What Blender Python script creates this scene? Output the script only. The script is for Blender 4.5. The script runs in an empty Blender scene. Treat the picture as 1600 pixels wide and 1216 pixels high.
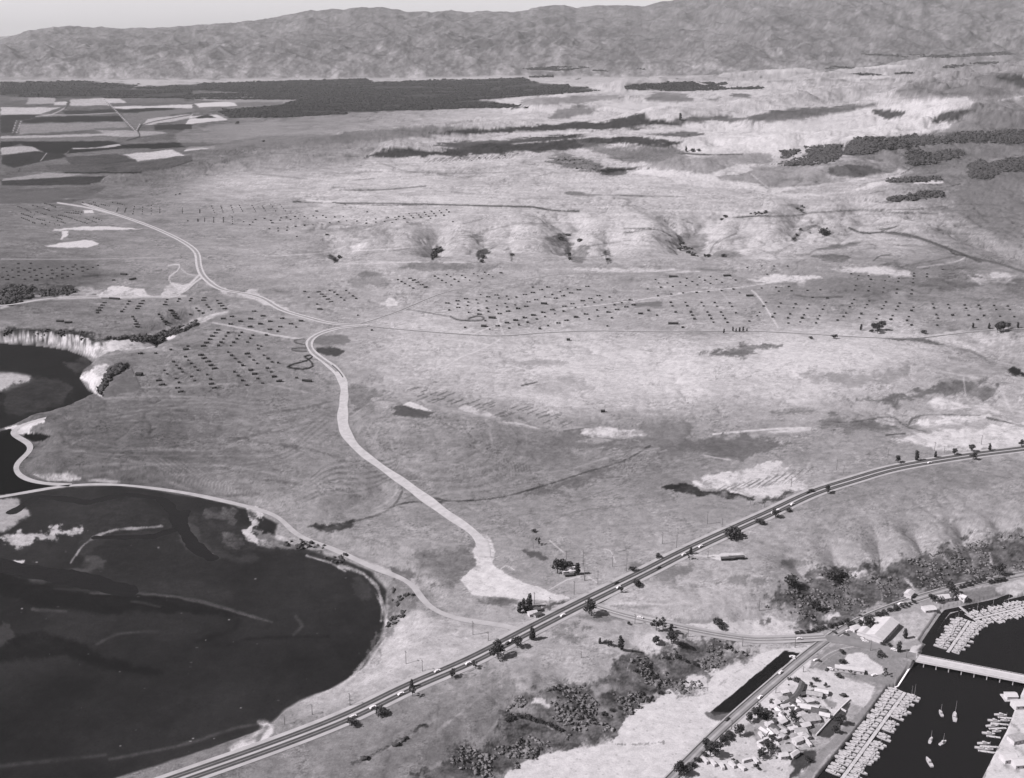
import bpy, math, random
import numpy as np
from mathutils import Vector, Matrix
R = math.radians
sc = bpy.context.scene
COL = sc.collection

# ------------------------------------------------------------------ camera, sky, sun, exposure
CH = 600.0                 # flying height above the bay, metres
FPX = 1700.0               # focal length in pixels of the 1600 px wide photograph
PITCH = R(18.5)
SUN_EL, SUN_FROM = 44.0, 254.0   # elevation, compass direction the light comes from (0 = +Y, clockwise)
ALB_K, HAZE = 0.43, 0.0000115
SUN_STR, SKY_STR, EXPOSURE = 4.1, 0.056, 1.16
cam_d = bpy.data.cameras.new("camera")
cam = bpy.data.objects.new("camera", cam_d); COL.objects.link(cam)
cam.location = (0, 0, CH); cam.rotation_euler = (math.pi/2 - PITCH, 0, 0)
cam_d.sensor_width = 36; cam_d.lens = 36*FPX/1600
cam_d.clip_start = 1; cam_d.clip_end = 200000
sc.camera = cam
w = bpy.data.worlds.new("World"); sc.world = w; w.use_nodes = True
nt = w.node_tree; nt.nodes.clear()
sky = nt.nodes.new('ShaderNodeTexSky'); sky.sky_type = 'NISHITA'; sky.sun_disc = False
sky.sun_elevation = R(SUN_EL); sky.sun_rotation = R(SUN_FROM); sky.altitude = 600; sky.dust_density = 1.0; sky.air_density = 1.0
bw = nt.nodes.new('ShaderNodeRGBToBW'); tint = nt.nodes.new('ShaderNodeMixRGB'); tint.blend_type = 'MULTIPLY'
tint.inputs[0].default_value = 1; tint.inputs[2].default_value = (1.0, 0.972, 1.0, 1)
bg = nt.nodes.new('ShaderNodeBackground'); bg.inputs[1].default_value = SKY_STR
wo = nt.nodes.new('ShaderNodeOutputWorld')
nt.links.new(sky.outputs[0], bw.inputs[0]); nt.links.new(bw.outputs[0], tint.inputs[1])
nt.links.new(tint.outputs[0], bg.inputs[0]); nt.links.new(bg.outputs[0], wo.inputs[0])
sd = bpy.data.lights.new("sun", 'SUN'); sun = bpy.data.objects.new("sun", sd); COL.objects.link(sun)
sd.energy = SUN_STR; sd.angle = R(0.5); sd.color = (1, 0.975, 0.985)
_dir = Vector((-math.sin(R(SUN_FROM))*math.cos(R(SUN_EL)), -math.cos(R(SUN_FROM))*math.cos(R(SUN_EL)), -math.sin(R(SUN_EL))))
sun.rotation_euler = _dir.to_track_quat('-Z', 'Y').to_euler()
sun.location = (-3000, 0, 3000)
sc.view_settings.view_transform = 'Standard'; sc.view_settings.look = 'None'
sc.view_settings.exposure = EXPOSURE; sc.view_settings.gamma = 1
sc.render.engine = 'CYCLES'
sc.cycles.volume_bounces = 0; sc.cycles.max_bounces = 4; sc.cycles.diffuse_bounces = 2

# ------------------------------------------------------------------ numeric helpers
cp, sp = math.cos(PITCH), math.sin(PITCH)
F4 = np.float32
def project(X, Y, Z):
    dz = Z - CH
    d = Y*cp - dz*sp
    return 800 + FPX*X/d, 608 - FPX*(Y*sp + dz*cp)/d
def unproject(u, v, z=0.0):
    u = np.asarray(u, float); v = np.asarray(v, float)
    a = (u-800)/FPX; b = (608-v)/FPX
    dx = a; dy = cp + b*sp; dz = -sp + b*cp
    t = (z-CH)/dz
    return dx*t, dy*t
def _hash(ix, iy, seed):
    h = (ix.astype(np.uint32)*np.uint32(374761393) + iy.astype(np.uint32)*np.uint32(668265263) + np.uint32(seed*974711 & 0xffffffff))
    h = (h ^ (h >> np.uint32(13)))*np.uint32(1274126177)
    return h ^ (h >> np.uint32(16))
def perlin(x, y, seed=0):
    x0 = np.floor(x); y0 = np.floor(y)
    fx = (x-x0).astype(F4); fy = (y-y0).astype(F4)
    ix = x0.astype(np.int64); iy = y0.astype(np.int64)
    u = fx*fx*fx*(fx*(fx*6-15)+10); v = fy*fy*fy*(fy*(fy*6-15)+10)
    def g(i, j, dx, dy):
        a = (_hash(ix+i, iy+j, seed) & np.uint32(1023)).astype(F4)*F4(2*math.pi/1024)
        return np.cos(a)*dx + np.sin(a)*dy
    n00 = g(0,0,fx,fy); n10 = g(1,0,fx-1,fy); n01 = g(0,1,fx,fy-1); n11 = g(1,1,fx-1,fy-1)
    a = n00 + u*(n10-n00); b = n01 + u*(n11-n01)
    return (a + v*(b-a))*F4(1.5)
def fbm(x, y, scale, octv=4, seed=0, gain=0.5, ridged=False):
    out = np.zeros(np.shape(x), F4); amp = 1.0; tot = 0.0; s = 1.0/scale
    for o in range(octv):
        n = perlin(x*s, y*s, seed+o*17)
        if ridged: n = 1-2*np.abs(n)
        out += F4(amp)*n; tot += amp; amp *= gain; s *= 2.03
    return out/F4(tot)
def sstep(a, b, x):
    t = np.clip((x-a)/(b-a), 0, 1); return t*t*(3-2*t)
def seg_dist(px, py, pts, closed=False):
    """distance to a polyline (and, when closed, True inside)"""
    pts = np.asarray(pts, float); n = len(pts)
    best = np.full(px.shape, 1e18); inside = np.zeros(px.shape, bool)
    for i in range(n if closed else n-1):
        x1, y1 = pts[i]; x2, y2 = pts[(i+1) % n]
        dx, dy = x2-x1, y2-y1; L = dx*dx+dy*dy+1e-12
        t = np.clip(((px-x1)*dx+(py-y1)*dy)/L, 0, 1)
        d = (px-x1-t*dx)**2 + (py-y1-t*dy)**2
        best = np.minimum(best, d)
        if closed and y1 != y2:
            c = ((y1 > py) != (y2 > py)) & (px < (x2-x1)*(py-y1)/(y2-y1)+x1)
            inside ^= c
    best = np.sqrt(best)
    return (np.where(inside, -best, best)) if closed else best
def catmull(pts, step):
    P = [np.array(p, float) for p in pts]; P = [2*P[0]-P[1]] + P + [2*P[-1]-P[-2]]
    out = []
    for i in range(1, len(P)-2):
        n = max(2, int(np.linalg.norm(P[i+1][:2]-P[i][:2])/step))
        for k in range(n):
            t = k/n
            out.append(0.5*((2*P[i]) + (P[i+1]-P[i-1])*t + (2*P[i-1]-5*P[i]+4*P[i+1]-P[i+2])*t*t + (3*P[i]-P[i-1]-3*P[i+1]+P[i+2])*t**3))
    out.append(P[-2]); return np.array(out)
def blend_points(u, v, cps, su=85., sv=42.):
    """smooth map through (x, y, value) control points"""
    num = np.zeros(u.shape, F4); den = np.full(u.shape, 1e-9, F4)
    for x, y, val in cps:
        k = 0.45 + 0.55*min(1, max(0.0, (y-100)/600.)) 
        r = ((u-x)/(su))**2 + ((v-y)/(sv*k*1.3))**2
        wgt = np.exp(-0.5*np.minimum(r, 60)).astype(F4) + (1e-4/(1+r*r)).astype(F4)
        num += wgt*F4(val); den += wgt
    return num/den
def lin(L):
    c = L/255.0
    return np.where(c <= 0.04045, c/12.92, ((c+0.055)/1.055)**2.4)
def X(s, ox=0, oy=0, k=1.0):
    """'x,y x,y' digitised on an enlargement -> photograph pixels"""
    return [(ox+float(a.split(',')[0])/k, oy+float(a.split(',')[1])/k) for a in s.split()]
# ------------------------------------------------------------------ the land: grid in metres, fine near by and coarse far off
NS = 1380
S = np.linspace(-0.69, 0.69, NS)
v_rows = np.concatenate([np.arange(1440, 430, -1.45), np.arange(430, 123, -.85)])
Yn = unproject(np.full(v_rows.shape, 800.), v_rows)[1]
Yf = Yn[-1]*np.power(42000/Yn[-1], np.linspace(0, 1, 561))[1:]
YR = np.concatenate([Yn, Yf]); NR = len(YR)
GX = (YR[:, None]*S[None, :]); GY = np.repeat(YR[:, None], NS, 1)
U0, V0 = project(GX, GY, 0.0)
# ---- heights of the mesa (z=0 pixel positions, metres)
HC = [(60,420,30),(60,500,27),(250,480,27),(400,520,26),(300,580,27),(480,480,24),(560,520,22),(120,640,20),(250,660,24),(200,700,22),(120,720,12),
 (350,700,22),(420,640,24),(480,700,24),(520,760,20),(400,760,12),(300,750,8),(560,650,20),(490,825,5),(420,800,6),(560,800,12),(620,780,9),(690,795,8),(780,778,9),(860,752,11),(1010,700,16),
 (690,690,33),(640,660,30),(740,720,28),(700,750,20),(640,630,26),(620,740,14),(560,860,10),(640,850,20),(680,880,20),(700,920,17),(620,900,12),(640,960,17),(700,1000,20),(600,1020,15),
 (540,1090,9),(440,1140,6),(350,1190,6),(600,1130,14),(760,840,16),(760,900,18),(850,870,27),(830,920,22),(900,900,24),(950,930,24),(800,1000,22),(900,1040,26),(800,1100,28),(700,1150,24),(560,1190,16),
 (1000,980,25),(1080,980,20),(1000,860,26),(1100,850,28),(1200,850,29),(1150,900,28),(1300,830,30),(1500,800,32),(1600,800,34),(1200,760,27),(1350,740,30),(1100,730,24),(1200,690,28),(1000,640,30),(1400,680,30),
 (800,620,28),(900,580,30),(1100,600,36),(1300,600,37),(1450,640,30),(1500,560,33),(1400,560,36),(700,560,28),(800,520,25),(1000,500,26),(1200,500,28),(1400,500,30),(1580,500,34),(900,440,28),(1100,440,30),(1300,440,33),(1500,440,38),
 (600,430,30),(700,420,30),(900,412,32),(1100,410,34),(1300,405,42),(400,420,28),(300,430,27),(700,372,52),(850,365,56),(1000,370,56),(1150,360,60),(1300,360,64),(1500,360,62),(560,375,46),(450,370,40),(300,370,34),(200,340,28),(60,350,26),
 (300,320,30),(200,300,24),(0,300,18),(400,300,48),(600,300,55),(800,300,62),(1000,300,66),(1200,300,66),(1400,290,72),(1560,280,85),(250,270,22),(0,250,14),(350,260,40),(500,240,48),(700,250,58),(900,240,70),(1100,250,66),(1300,240,80),(1500,240,105),
 (100,200,14),(300,210,18),(500,200,30),(700,190,45),(900,185,50),(1100,195,60),(1300,200,78),(1500,190,120),(100,150,25),(400,150,28),(700,150,32),(950,150,40),(1100,140,50),(1300,140,60),(1500,140,140),(1580,160,160),(0,115,45),(800,110,60),(1600,110,90)]
AC = [(100,350,.12),(300,350,.15),(100,450,.15),(300,500,.12),(200,650,.5),(450,700,.5),(700,700,.55),(900,800,.4),(700,900,.4),(600,1100,.3),(900,1050,.3),(1200,850,.4),(1500,780,.7),(1100,700,.5),(900,560,.35),(1300,580,.45),(1500,600,.8),
 (1000,470,.25),(1400,470,.35),(700,430,.3),(600,390,1.1),(900,385,1.3),(1200,370,1.5),(1500,360,1.6),(500,330,.5),(700,330,.6),(1000,330,.9),(1300,310,1.2),(1500,300,1.8),(300,280,1.0),(500,270,1.2),(800,270,1.6),(1100,270,1.6),(1400,240,2.6),(1580,220,4.0),
 (100,230,.1),(200,180,.05),(400,215,.4),(700,210,1.5),(1000,200,2.6),(1300,190,3.0),(1500,170,5.0),(100,140,.1),(600,150,.15),(1000,130,.5),(1200,150,3.0),(1400,140,4.0),(600,115,.5)]
def bl_coarse(cps, **k):
    a = blend_points(U0[::5, ::5], V0[::5, ::5], cps, **k)
    r = np.interp(np.arange(NR), np.arange(0, NR, 5), np.arange(a.shape[0])); c = np.interp(np.arange(NS), np.arange(0, NS, 5), np.arange(a.shape[1]))
    r0 = np.minimum(r.astype(int), a.shape[0]-2); c0 = np.minimum(c.astype(int), a.shape[1]-2); fr = (r-r0)[:, None]; fc = (c-c0)[None, :]
    return ((a[r0][:, c0]*(1-fc)+a[r0][:, c0+1]*fc)*(1-fr) + (a[r0+1][:, c0]*(1-fc)+a[r0+1][:, c0+1]*fc)*fr)
M = bl_coarse(HC, su=60., sv=36.); A = bl_coarse(AC)
big = fbm(GX, GY, 420, 4, 3) ; rid = fbm(GX, GY, 330, 5, 9, 0.5, True); med = fbm(GX, GY, 110, 4, 5); fine = fbm(GX, GY, 26, 3, 8)
rel = A*(5.0*big + 5.0*(rid-0.35) + 1.6*med) + (0.35*fine)
rid2 = fbm(GX+0.4*GY, GY*1.25, 1150, 5, 12, 0.5, True); rel = rel*(1-0.5*sstep(4200, 6500, GY)) + A*21*sstep(3300, 6500, GY)*(rid2-0.3); del rid2
HZ = M + rel
del big, rid
# ---- ravines cut into the scarp and the valleys (pixel polyline, depth, half width in metres)
def wpts(s, z=0., **k):
    p = X(s, **k); x, y = unproject([a for a, b in p], [b for a, b in p], z); return np.stack([x, y], 1)
GUL = [("520,396 528,404 522,412",14,45),("686,378 680,392 676,408",20,55),("700,386 684,396 676,408",14,40),("752,380 757,392 752,410",18,50),("800,378 794,395 798,410",10,35),
 ("862,365 884,374 893,386 889,408",22,65),("905,366 894,382 889,408",14,45),("950,384 948,398 955,410",18,42),("1045,366 1066,376 1075,390 1068,404",24,70),("1100,360 1082,378 1072,400",16,50),("1128,352 1112,372 1098,398",22,60),
 ("1190,345 1170,362 1150,380",16,55),("1260,352 1242,366 1238,378",20,55),("1335,352 1290,362 1262,378 1240,392",22,60),("1400,352 1340,372 1310,398",16,60),("1450,372 1500,396 1560,412 1600,424",16,50),
 ("575,392 560,402 545,410",8,40),("610,385 618,400",8,35),("990,380 985,400",10,40),("1180,378 1165,400 1150,408",14,50),("1480,350 1430,365 1405,372",12,50),
 ("1010,697 940,722 860,750 780,775 700,782 620,770 560,800 490,826",6,45),("620,745 600,770 560,800",5,35),("540,640 560,625 600,612",5,25),
 ("1600,600 1560,590 1500,560",7,60),("1600,660 1520,650 1460,645 1400,668 1340,660",8,45),("1400,668 1440,685",6,40),("1480,520 1520,545 1600,590",8,50),
 ("1240,900 1262,930 1275,965",12,26),("1300,880 1318,915 1330,965",14,26),("1370,865 1375,900 1378,945",14,24),("1430,855 1440,890 1455,925",14,24),("1500,845 1515,880 1530,905",14,24),("1560,840 1570,870 1590,895",14,24),
 ("1000,1035 1030,1060 1060,1090",8,20),("880,1090 920,1115 965,1140",10,22),("800,1130 860,1150 900,1170",9,22),("720,1185 760,1190 800,1205",9,22),("1085,1020 1110,1040 1125,1062",8,18),
 ("300,505 270,520 250,535 240,548",20,32),("1220,246 1300,236 1370,228 1430,220 1520,214 1640,208",28,140),("1380,262 1430,252 1500,240 1600,230",26,120),("1380,312 1470,300 1530,280 1640,248",24,120),
 ("560,248 700,236 820,226 950,222 1040,228 1140,214",16,170),("660,208 800,203 900,197 1060,189 1180,184",16,170),("900,262 980,272 1060,268",10,80)]
for s, dep, hw in GUL:
    p = wpts(s); lo = p.min(0)-3*hw; hi = p.max(0)+3*hw
    idx = np.nonzero((GX > lo[0]) & (GX < hi[0]) & (GY > lo[1]) & (GY < hi[1]))
    gx, gy = GX[idx], GY[idx]; wob = 0.45*hw*med[idx]
    d = seg_dist(gx, gy, p) + wob
    HZ[idx] -= 1.25*dep*np.exp(-np.abs(d/hw)**1.25)
RID = [("1040,206 1120,200 1190,190 1270,176 1350,160 1460,152",-46,230),("1180,215 1300,205 1420,190 1500,172",-26,150),("1000,262 1100,252 1200,258 1300,246 1400,240",-26,170),("1480,232 1540,200 1600,168 1680,140",-70,330),("1300,300 1400,262 1500,250 1600,236",-34,200),("1060,290 1150,268 1260,262 1330,272",-24,160),("1380,330 1480,316 1600,296",-24,200),
 ("1000,150 1080,142 1160,132 1240,128",-40,300),("1240,150 1340,140 1440,128 1560,112",-60,380),("850,185 900,168 980,172",-34,200),("960,150 1010,146 1080,150",-26,200),("560,230 700,222 820,216",-20,200),("1400,205 1450,182 1520,160 1600,150",-40,200),
 ("330,262 480,244 640,232 760,224",-26,180),("200,290 330,276 460,270 620,262",-22,130),("640,262 800,252 900,246 1000,252",-20,160),("430,300 600,290 760,286",-12,110),("820,300 960,290 1100,300",-14,130),
 ("720,366 722,384 718,402",-10,60),("832,366 838,384 832,402",-12,65),("925,366 922,384 922,402",-10,50),("1010,362 1012,380 1010,398",-12,65),("1140,362 1128,380 1120,398",-10,50),("1205,345 1200,365 1190,384",-14,70),("1300,350 1280,362 1265,374",-12,70),("1400,350 1420,368 1440,384",-14,90),("600,372 585,386 575,398",-9,60),("640,375 645,392 640,404",-9,50)]
for s, dep, hw in RID:
    p = wpts(s); lo = p.min(0)-3*hw; hi = p.max(0)+3*hw
    idx = np.nonzero((GX > lo[0]) & (GX < hi[0]) & (GY > lo[1]) & (GY < hi[1])); d = seg_dist(GX[idx], GY[idx], p)+.35*hw*med[idx]
    HZ[idx] -= (1.6 if hw > 120 else 1.1)*dep*np.exp(-(d/hw)**2)
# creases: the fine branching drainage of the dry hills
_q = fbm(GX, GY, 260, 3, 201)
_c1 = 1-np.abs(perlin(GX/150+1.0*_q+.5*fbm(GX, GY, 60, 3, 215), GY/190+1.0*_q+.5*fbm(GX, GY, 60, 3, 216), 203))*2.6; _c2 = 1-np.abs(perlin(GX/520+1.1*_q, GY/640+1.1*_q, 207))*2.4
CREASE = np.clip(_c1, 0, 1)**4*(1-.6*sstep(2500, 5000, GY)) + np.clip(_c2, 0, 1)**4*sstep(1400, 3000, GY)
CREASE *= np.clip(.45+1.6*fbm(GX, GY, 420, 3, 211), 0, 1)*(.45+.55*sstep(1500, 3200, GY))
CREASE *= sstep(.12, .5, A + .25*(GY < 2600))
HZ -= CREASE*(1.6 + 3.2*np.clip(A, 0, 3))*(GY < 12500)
# small side rills on the steep ground
rill = 1-np.abs(perlin(GX/34+0.6*med, GY/34+0.6*med, 77))*2
HZ -= np.clip(A, 0, 2.0)*1.6*np.clip(rill, 0, 1)**3*(GY < 6000)
# ---- shores and foot of the bluffs
HARB = wpts("780,1240 850,1191 930,1172 962,1163 975,1140 1010,1113 1060,1096 1095,1083 1140,1062 1180,1036 1190,1012 1200,1003 1240,992 1285,984 1330,972 1400,943 1500,914 1600,892 1800,850 2300,900 2300,1600 500,1600")
MAINB = wpts("-400,790 -30,779 10,776 110,762 180,760 240,768 330,783 390,800 432,820 425,842 470,858 540,880 578,898 600,925 600,950 594,1000 568,1040 530,1068 470,1093 440,1110 410,1140 330,1172 250,1195 160,1222 60,1260 -100,1330 -500,1500 -900,1500")
UPB = wpts("-300,530 0,538 60,542 105,549 132,560 142,568 128,578 122,592 135,612 152,620 120,634 70,650 30,660 5,668 -60,690 -300,700")
MIDB = wpts("-300,690 -10,676 12,674 40,690 52,700 40,716 22,728 30,744 70,757 100,760 40,769 -10,774 -300,800")
dh = seg_dist(GX, GY, HARB, True); dm = seg_dist(GX, GY, MAINB, True); du = seg_dist(GX, GY, UPB, True); dd = seg_dist(GX, GY, MIDB, True)
nz = 9*med + 4*fine
def shore(HZ, d, wd, low):
    return np.where(d < 0, low, low + (HZ-low)*sstep(0, 1, np.clip((d+nz*np.clip(d/20, 0, 1))/wd, 0, 1)))
HZ = shore(HZ, dh, 75, 3.0 + 0.25*fine); HZ = shore(HZ, dm, 60, 0.25 + 0.12*fine)
HZ = shore(HZ, du, 30, 0.2); HZ = shore(HZ, dd, 45, 0.2)
HW = wpts("1279,1216 1313,1176 1351,1128.5 1388,1077 1402,1074 1431,1029 1448,1008 1460,996 1476,972 1486,960 1500,956 1540,947 1600,932 1720,902 2300,960 2300,1600 1150,1480")
ISL = wpts("1608,1062 1594,1092 1575,1142 1556,1178 1537,1216 1480,1330 1700,1600 2300,1600 2300,1100")
dw = seg_dist(GX, GY, HW, True); di = seg_dist(GX, GY, ISL, True)
HZ = np.where(dw < 2, np.where(di < 0, 2.5, np.where(di < 5, 0.8-di*0.9, np.clip(0.8 - (2-dw)*0.9, -5, 3))), HZ)
CRK = wpts("1446,1004 1472,965 1480,955 1500,951 1560,938 1578,931")
dc = seg_dist(GX, GY, CRK); HZ = np.where(dc < 7, np.minimum(HZ, -1.2+dc*0.35), HZ)
CHN = [(wpts(s), hw) for s, hw in (("20,800 60,775 140,785 200,772 250,778 272,800 276,826 240,838 150,840",4),("-60,870 40,893 120,905 200,925",8),("290,800 282,820 300,850 330,872",4))]
for p, hw in CHN:
    d = seg_dist(GX, GY, p); HZ = np.where((dm < -3) & (d < hw*3.2), np.minimum(HZ, -0.9 + 1.1*sstep(hw*0.6, hw*2.2, d + 1.1*hw*med + 5*fine)), HZ)
nearw_ = (dm > 4) & (dh > 4) & (du > 4) & (dd > 4); HZ = np.where(nearw_, np.maximum(HZ, 1.2), HZ)
# ---- the mountains behind the plain
MX = [-400,0,50,100,150,200,260,330,400,450,480,530,570,600,640,700,760,800,850,880,900,940,1000,1050,1080,1110,1200,1400,1600,2000]
MY = [80,72,56,50,51,53,51,46,41,31,26,23,19,21,27,26,29,29,21,19,23,18,21,11,4,-4,-14,-20,-12,0]
kk = (608-np.interp(U0, MX, MY)+3+3.2*fbm(U0/1., U0*0+3.3, 46, 4, 71, .6))/FPX
YC = 24000.
crest = CH + YC*(kk*cp-sp)/(cp+kk*sp)
def rn(x, y, sc_, o, s): return fbm(x, y, sc_, o, s, 0.55, True)
t = (GY-13200)/(YC-13200)
shape = sstep(0.05, 1.0, t)*(1-0.45*sstep(1.0, 1.8, t))
far = GY > 11500
fm = np.nonzero(far)
fx, fy = GX[fm], GY[fm]; tt = t[fm]
wx = fx + 900*fbm(fx, fy, 3500, 3, 31); wy = fy + 900*fbm(fx, fy, 3500, 3, 41)
r1 = rn(wx, wy, 3600, 3, 51); r2 = rn(wx, wy*0.9, 1300, 3, 61); r3 = rn(wx, wy, 700, 2, 66)
cr = np.maximum(crest[fm], 60)
near_crest = sstep(0.55, 0.95, tt)
mt = cr*shape[fm]*(1 + (1-0.8*near_crest)*0.55*(r1-0.45)) + 90*sstep(-0.02, 0.5, tt)*(r2-0.15)*(0.4+0.6*(1-near_crest)) + 80*(r3-.3)*sstep(0.03, .4, tt)*(1-.55*near_crest) + 60*sstep(0.0, .3, tt)*(1-sstep(.2, .6, tt))*(0.6+r1) + 130*np.clip(r2, 0, 1)*sstep(0.0, .22, tt)*(1-sstep(.25, .5, tt))
mt = np.where(tt > 0.97, np.minimum(mt, cr*1.02+25*r2), mt)
base = HZ[fm]*(1-sstep(-0.02, .1, tt)) + 30*sstep(-0.02, .1, tt)
HZ[fm] = np.maximum(base, 0) + np.maximum(mt, 0)*sstep(-0.02, 0.12, tt)

def gridpos(x, y):
    r = np.interp(y, YR, np.arange(NR)); c = np.interp(x/np.maximum(y, 1), S, np.arange(NS))
    return r, c
def ground(x, y, G=None):
    G = HZ if G is None else G
    r, c = gridpos(np.asarray(x, float), np.asarray(y, float))
    r0 = np.minimum(r.astype(int), NR-2); c0 = np.minimum(c.astype(int), NS-2); fr = r-r0; fc = c-c0
    return (G[r0, c0]*(1-fc)+G[r0, c0+1]*fc)*(1-fr) + (G[r0+1, c0]*(1-fc)+G[r0+1, c0+1]*fc)*fr
def hit(u, v, drop=0.):
    """points of the land seen at pixels (u, v)"""
    u = np.atleast_1d(np.asarray(u, float)); v = np.atleast_1d(np.asarray(v, float))
    a = (u-800)/FPX; b = (608-v)/FPX; dy = cp+b*sp; dz = -sp+b*cp
    T = CH/0.66*np.power(60.0, np.linspace(0, 1, 1400))
    t0 = np.full(u.shape, T[-1]); done = np.zeros(u.shape, bool); prev = np.full(u.shape, 1e3)
    for i, t in enumerate(T):
        g = ground(a*t, dy*t) if not done.all() else 0
        diff = CH + dz*t - g
        new = (~done) & (diff <= 0)
        if new.any():
            f = prev/(prev-diff+1e-9); t0 = np.where(new, T[max(i-1, 0)] + (t-T[max(i-1, 0)])*np.clip(f, 0, 1), t0); done |= new
        if done.all(): break
        prev = diff
    return np.stack([a*t0, dy*t0, ground(a*t0, dy*t0)], 1)

# ------------------------------------------------------------------ roads: traced, smoothed, and the land graded to them
def smooth1(a, n):
    for _ in range(n): a[1:-1] = (a[:-2]+2*a[1:-1]+a[2:])/4
    return a
ROADS = {}
def road(name, pts, width, zfix=None, zs=60, grade=None, step=8.):
    c = catmull(pts, 6.0)
    p = hit(c[:, 0], c[:, 1])
    xy = p[:, :2]; d = np.concatenate([[0], np.cumsum(np.linalg.norm(np.diff(xy, axis=0), axis=1))])
    n = max(4, int(d[-1]/step)); q = np.linspace(0, d[-1], n)
    x = np.interp(q, d, xy[:, 0]); y = np.interp(q, d, xy[:, 1]); z = np.interp(q, d, p[:, 2])
    if zfix is not None:
        zi = np.interp(q/d[-1], [a for a, b in zfix], [b for a, b in zfix]); 
        # re-trace on the fixed profile so that it still lies where it was digitised
        for _ in range(2):
            uu, vv = np.interp(q, d, c[:, 0]), np.interp(q, d, c[:, 1])
            xx = []; 
            nx, ny = unproject(uu, vv, zi); x, y = nx, ny
        z = zi
    else:
        z = np.maximum(smooth1(z, zs), .75); x, y = unproject(np.interp(q, d, c[:, 0]), np.interp(q, d, c[:, 1]), z)
    x = smooth1(x, 12); y = smooth1(y, 12)
    z = np.maximum(z, .75); P = np.stack([x, y, z], 1); ROADS[name] = (P, width)
    g = width*0.5+2.5 if grade is None else grade
    bl = 22.
    lo = P.min(0)-g-bl; hi = P.max(0)+g+bl
    idx = np.nonzero((GX > lo[0]) & (GX < hi[0]) & (GY > lo[1]) & (GY < hi[1]))
    gx, gy = GX[idx], GY[idx]; best = np.full(gx.shape, 1e9); bz = np.zeros(gx.shape)
    for i in range(len(P)-1):
        # only vertices near this piece
        ax, ay, az = P[i]; bx, by, bz_ = P[i+1]; m = g+bl
        sel = np.nonzero((gx > min(ax, bx)-m) & (gx < max(ax, bx)+m) & (gy > min(ay, by)-m) & (gy < max(ay, by)+m))[0]
        if not len(sel): continue
        dx, dy = bx-ax, by-ay; L = dx*dx+dy*dy+1e-9
        t = np.clip(((gx[sel]-ax)*dx+(gy[sel]-ay)*dy)/L, 0, 1); dd_ = np.hypot(gx[sel]-ax-t*dx, gy[sel]-ay-t*dy)
        k = dd_ < best[sel]; s2 = sel[k]; best[s2] = dd_[k]; bz[s2] = (az+(bz_-az)*t)[k]
    wgt = 1-sstep(g, g+bl, best); HZ[idx] = np.where(best < g+bl, HZ[idx]*(1-wgt) + (bz-0.35)*wgt, HZ[idx])
HWY = "100,1278 200,1245 308,1207 411,1171 540,1121.7 640,1072.5 730,1035 820,988 920,937 1012,892 1060,867 1144,828 1209,799 1270,770 1340,748 1397,731.5 1499,714 1600,701 1720,687"
road("highway", X(HWY), 34, grade=20, zs=400)
road("shore_road", X("-60,786 10,775 60,766 110,758 180,757 240,763 300,772 350,783 400,795 437,808 462,836 500,850 540,866 580,886 620,900 645,912 655,930 672,950 700,964 740,972 790,976 812,984"), 8, zs=120)
road("spit_track", X("72,653 45,660 20,668 14,676 30,684 48,694 50,704 34,716 22,728 30,744 60,755 110,758"), 9, zs=60)
road("graded_road", X("130,318 205,343 250,360 290,380 308,396 310,412 318,432 345,452 385,459 410,466 440,484 480,496 520,506 560,508 575,509"), 16, zs=100)
road("upper_dirt_road", X("575,508 530,512 497,522 482,535 490,552 510,566 528,582 538,604 536,640 536,665 548,690 575,715 620,746 660,775 700,805 730,824 754,846 757,870"), 15, zs=100)
road("shore_highway", X("922,945 960,958 1000,968 1050,978 1110,990 1170,999 1240,998 1290,995"), 10, zfix=[(0,24),(.35,19),(.7,7),(1,3.6)])
road("coast_highway", X("1008,1260 1050,1216 1108,1157 1154,1114 1208,1067 1257,1026 1296,996 1334,974 1400,946 1500,916 1600,897 1720,872"), 8.5, zfix=[(0,3.6),(1,3.6)])
road("bridge_approach", X("1290,997 1320,1000 1360,1008 1400,1018 1434,1027.5"), 12, zfix=[(0,3.6),(.6,4.6),(1,6.4)])
road("branch_road", X("560,508 620,488 680,463 720,452 800,441 860,431 920,427 1000,427 1060,423"), 7, zs=60)
road("mesa_track", X("560,508 640,516 720,522 780,525 850,520 930,517 1020,518 1100,518 1170,517 1250,521 1330,526 1420,529 1480,523 1540,516 1620,513"), 6, zs=60)
road("bluff_track", X("-40,480 20,476 80,466 160,462 220,464 280,460 300,445 318,432"), 7, zs=60)
HZ = np.where((dw < -1) & (di > 6), np.minimum(HZ, -1.5), HZ)
for _k in ("highway","shore_highway","coast_highway","graded_road"): pass
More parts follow.
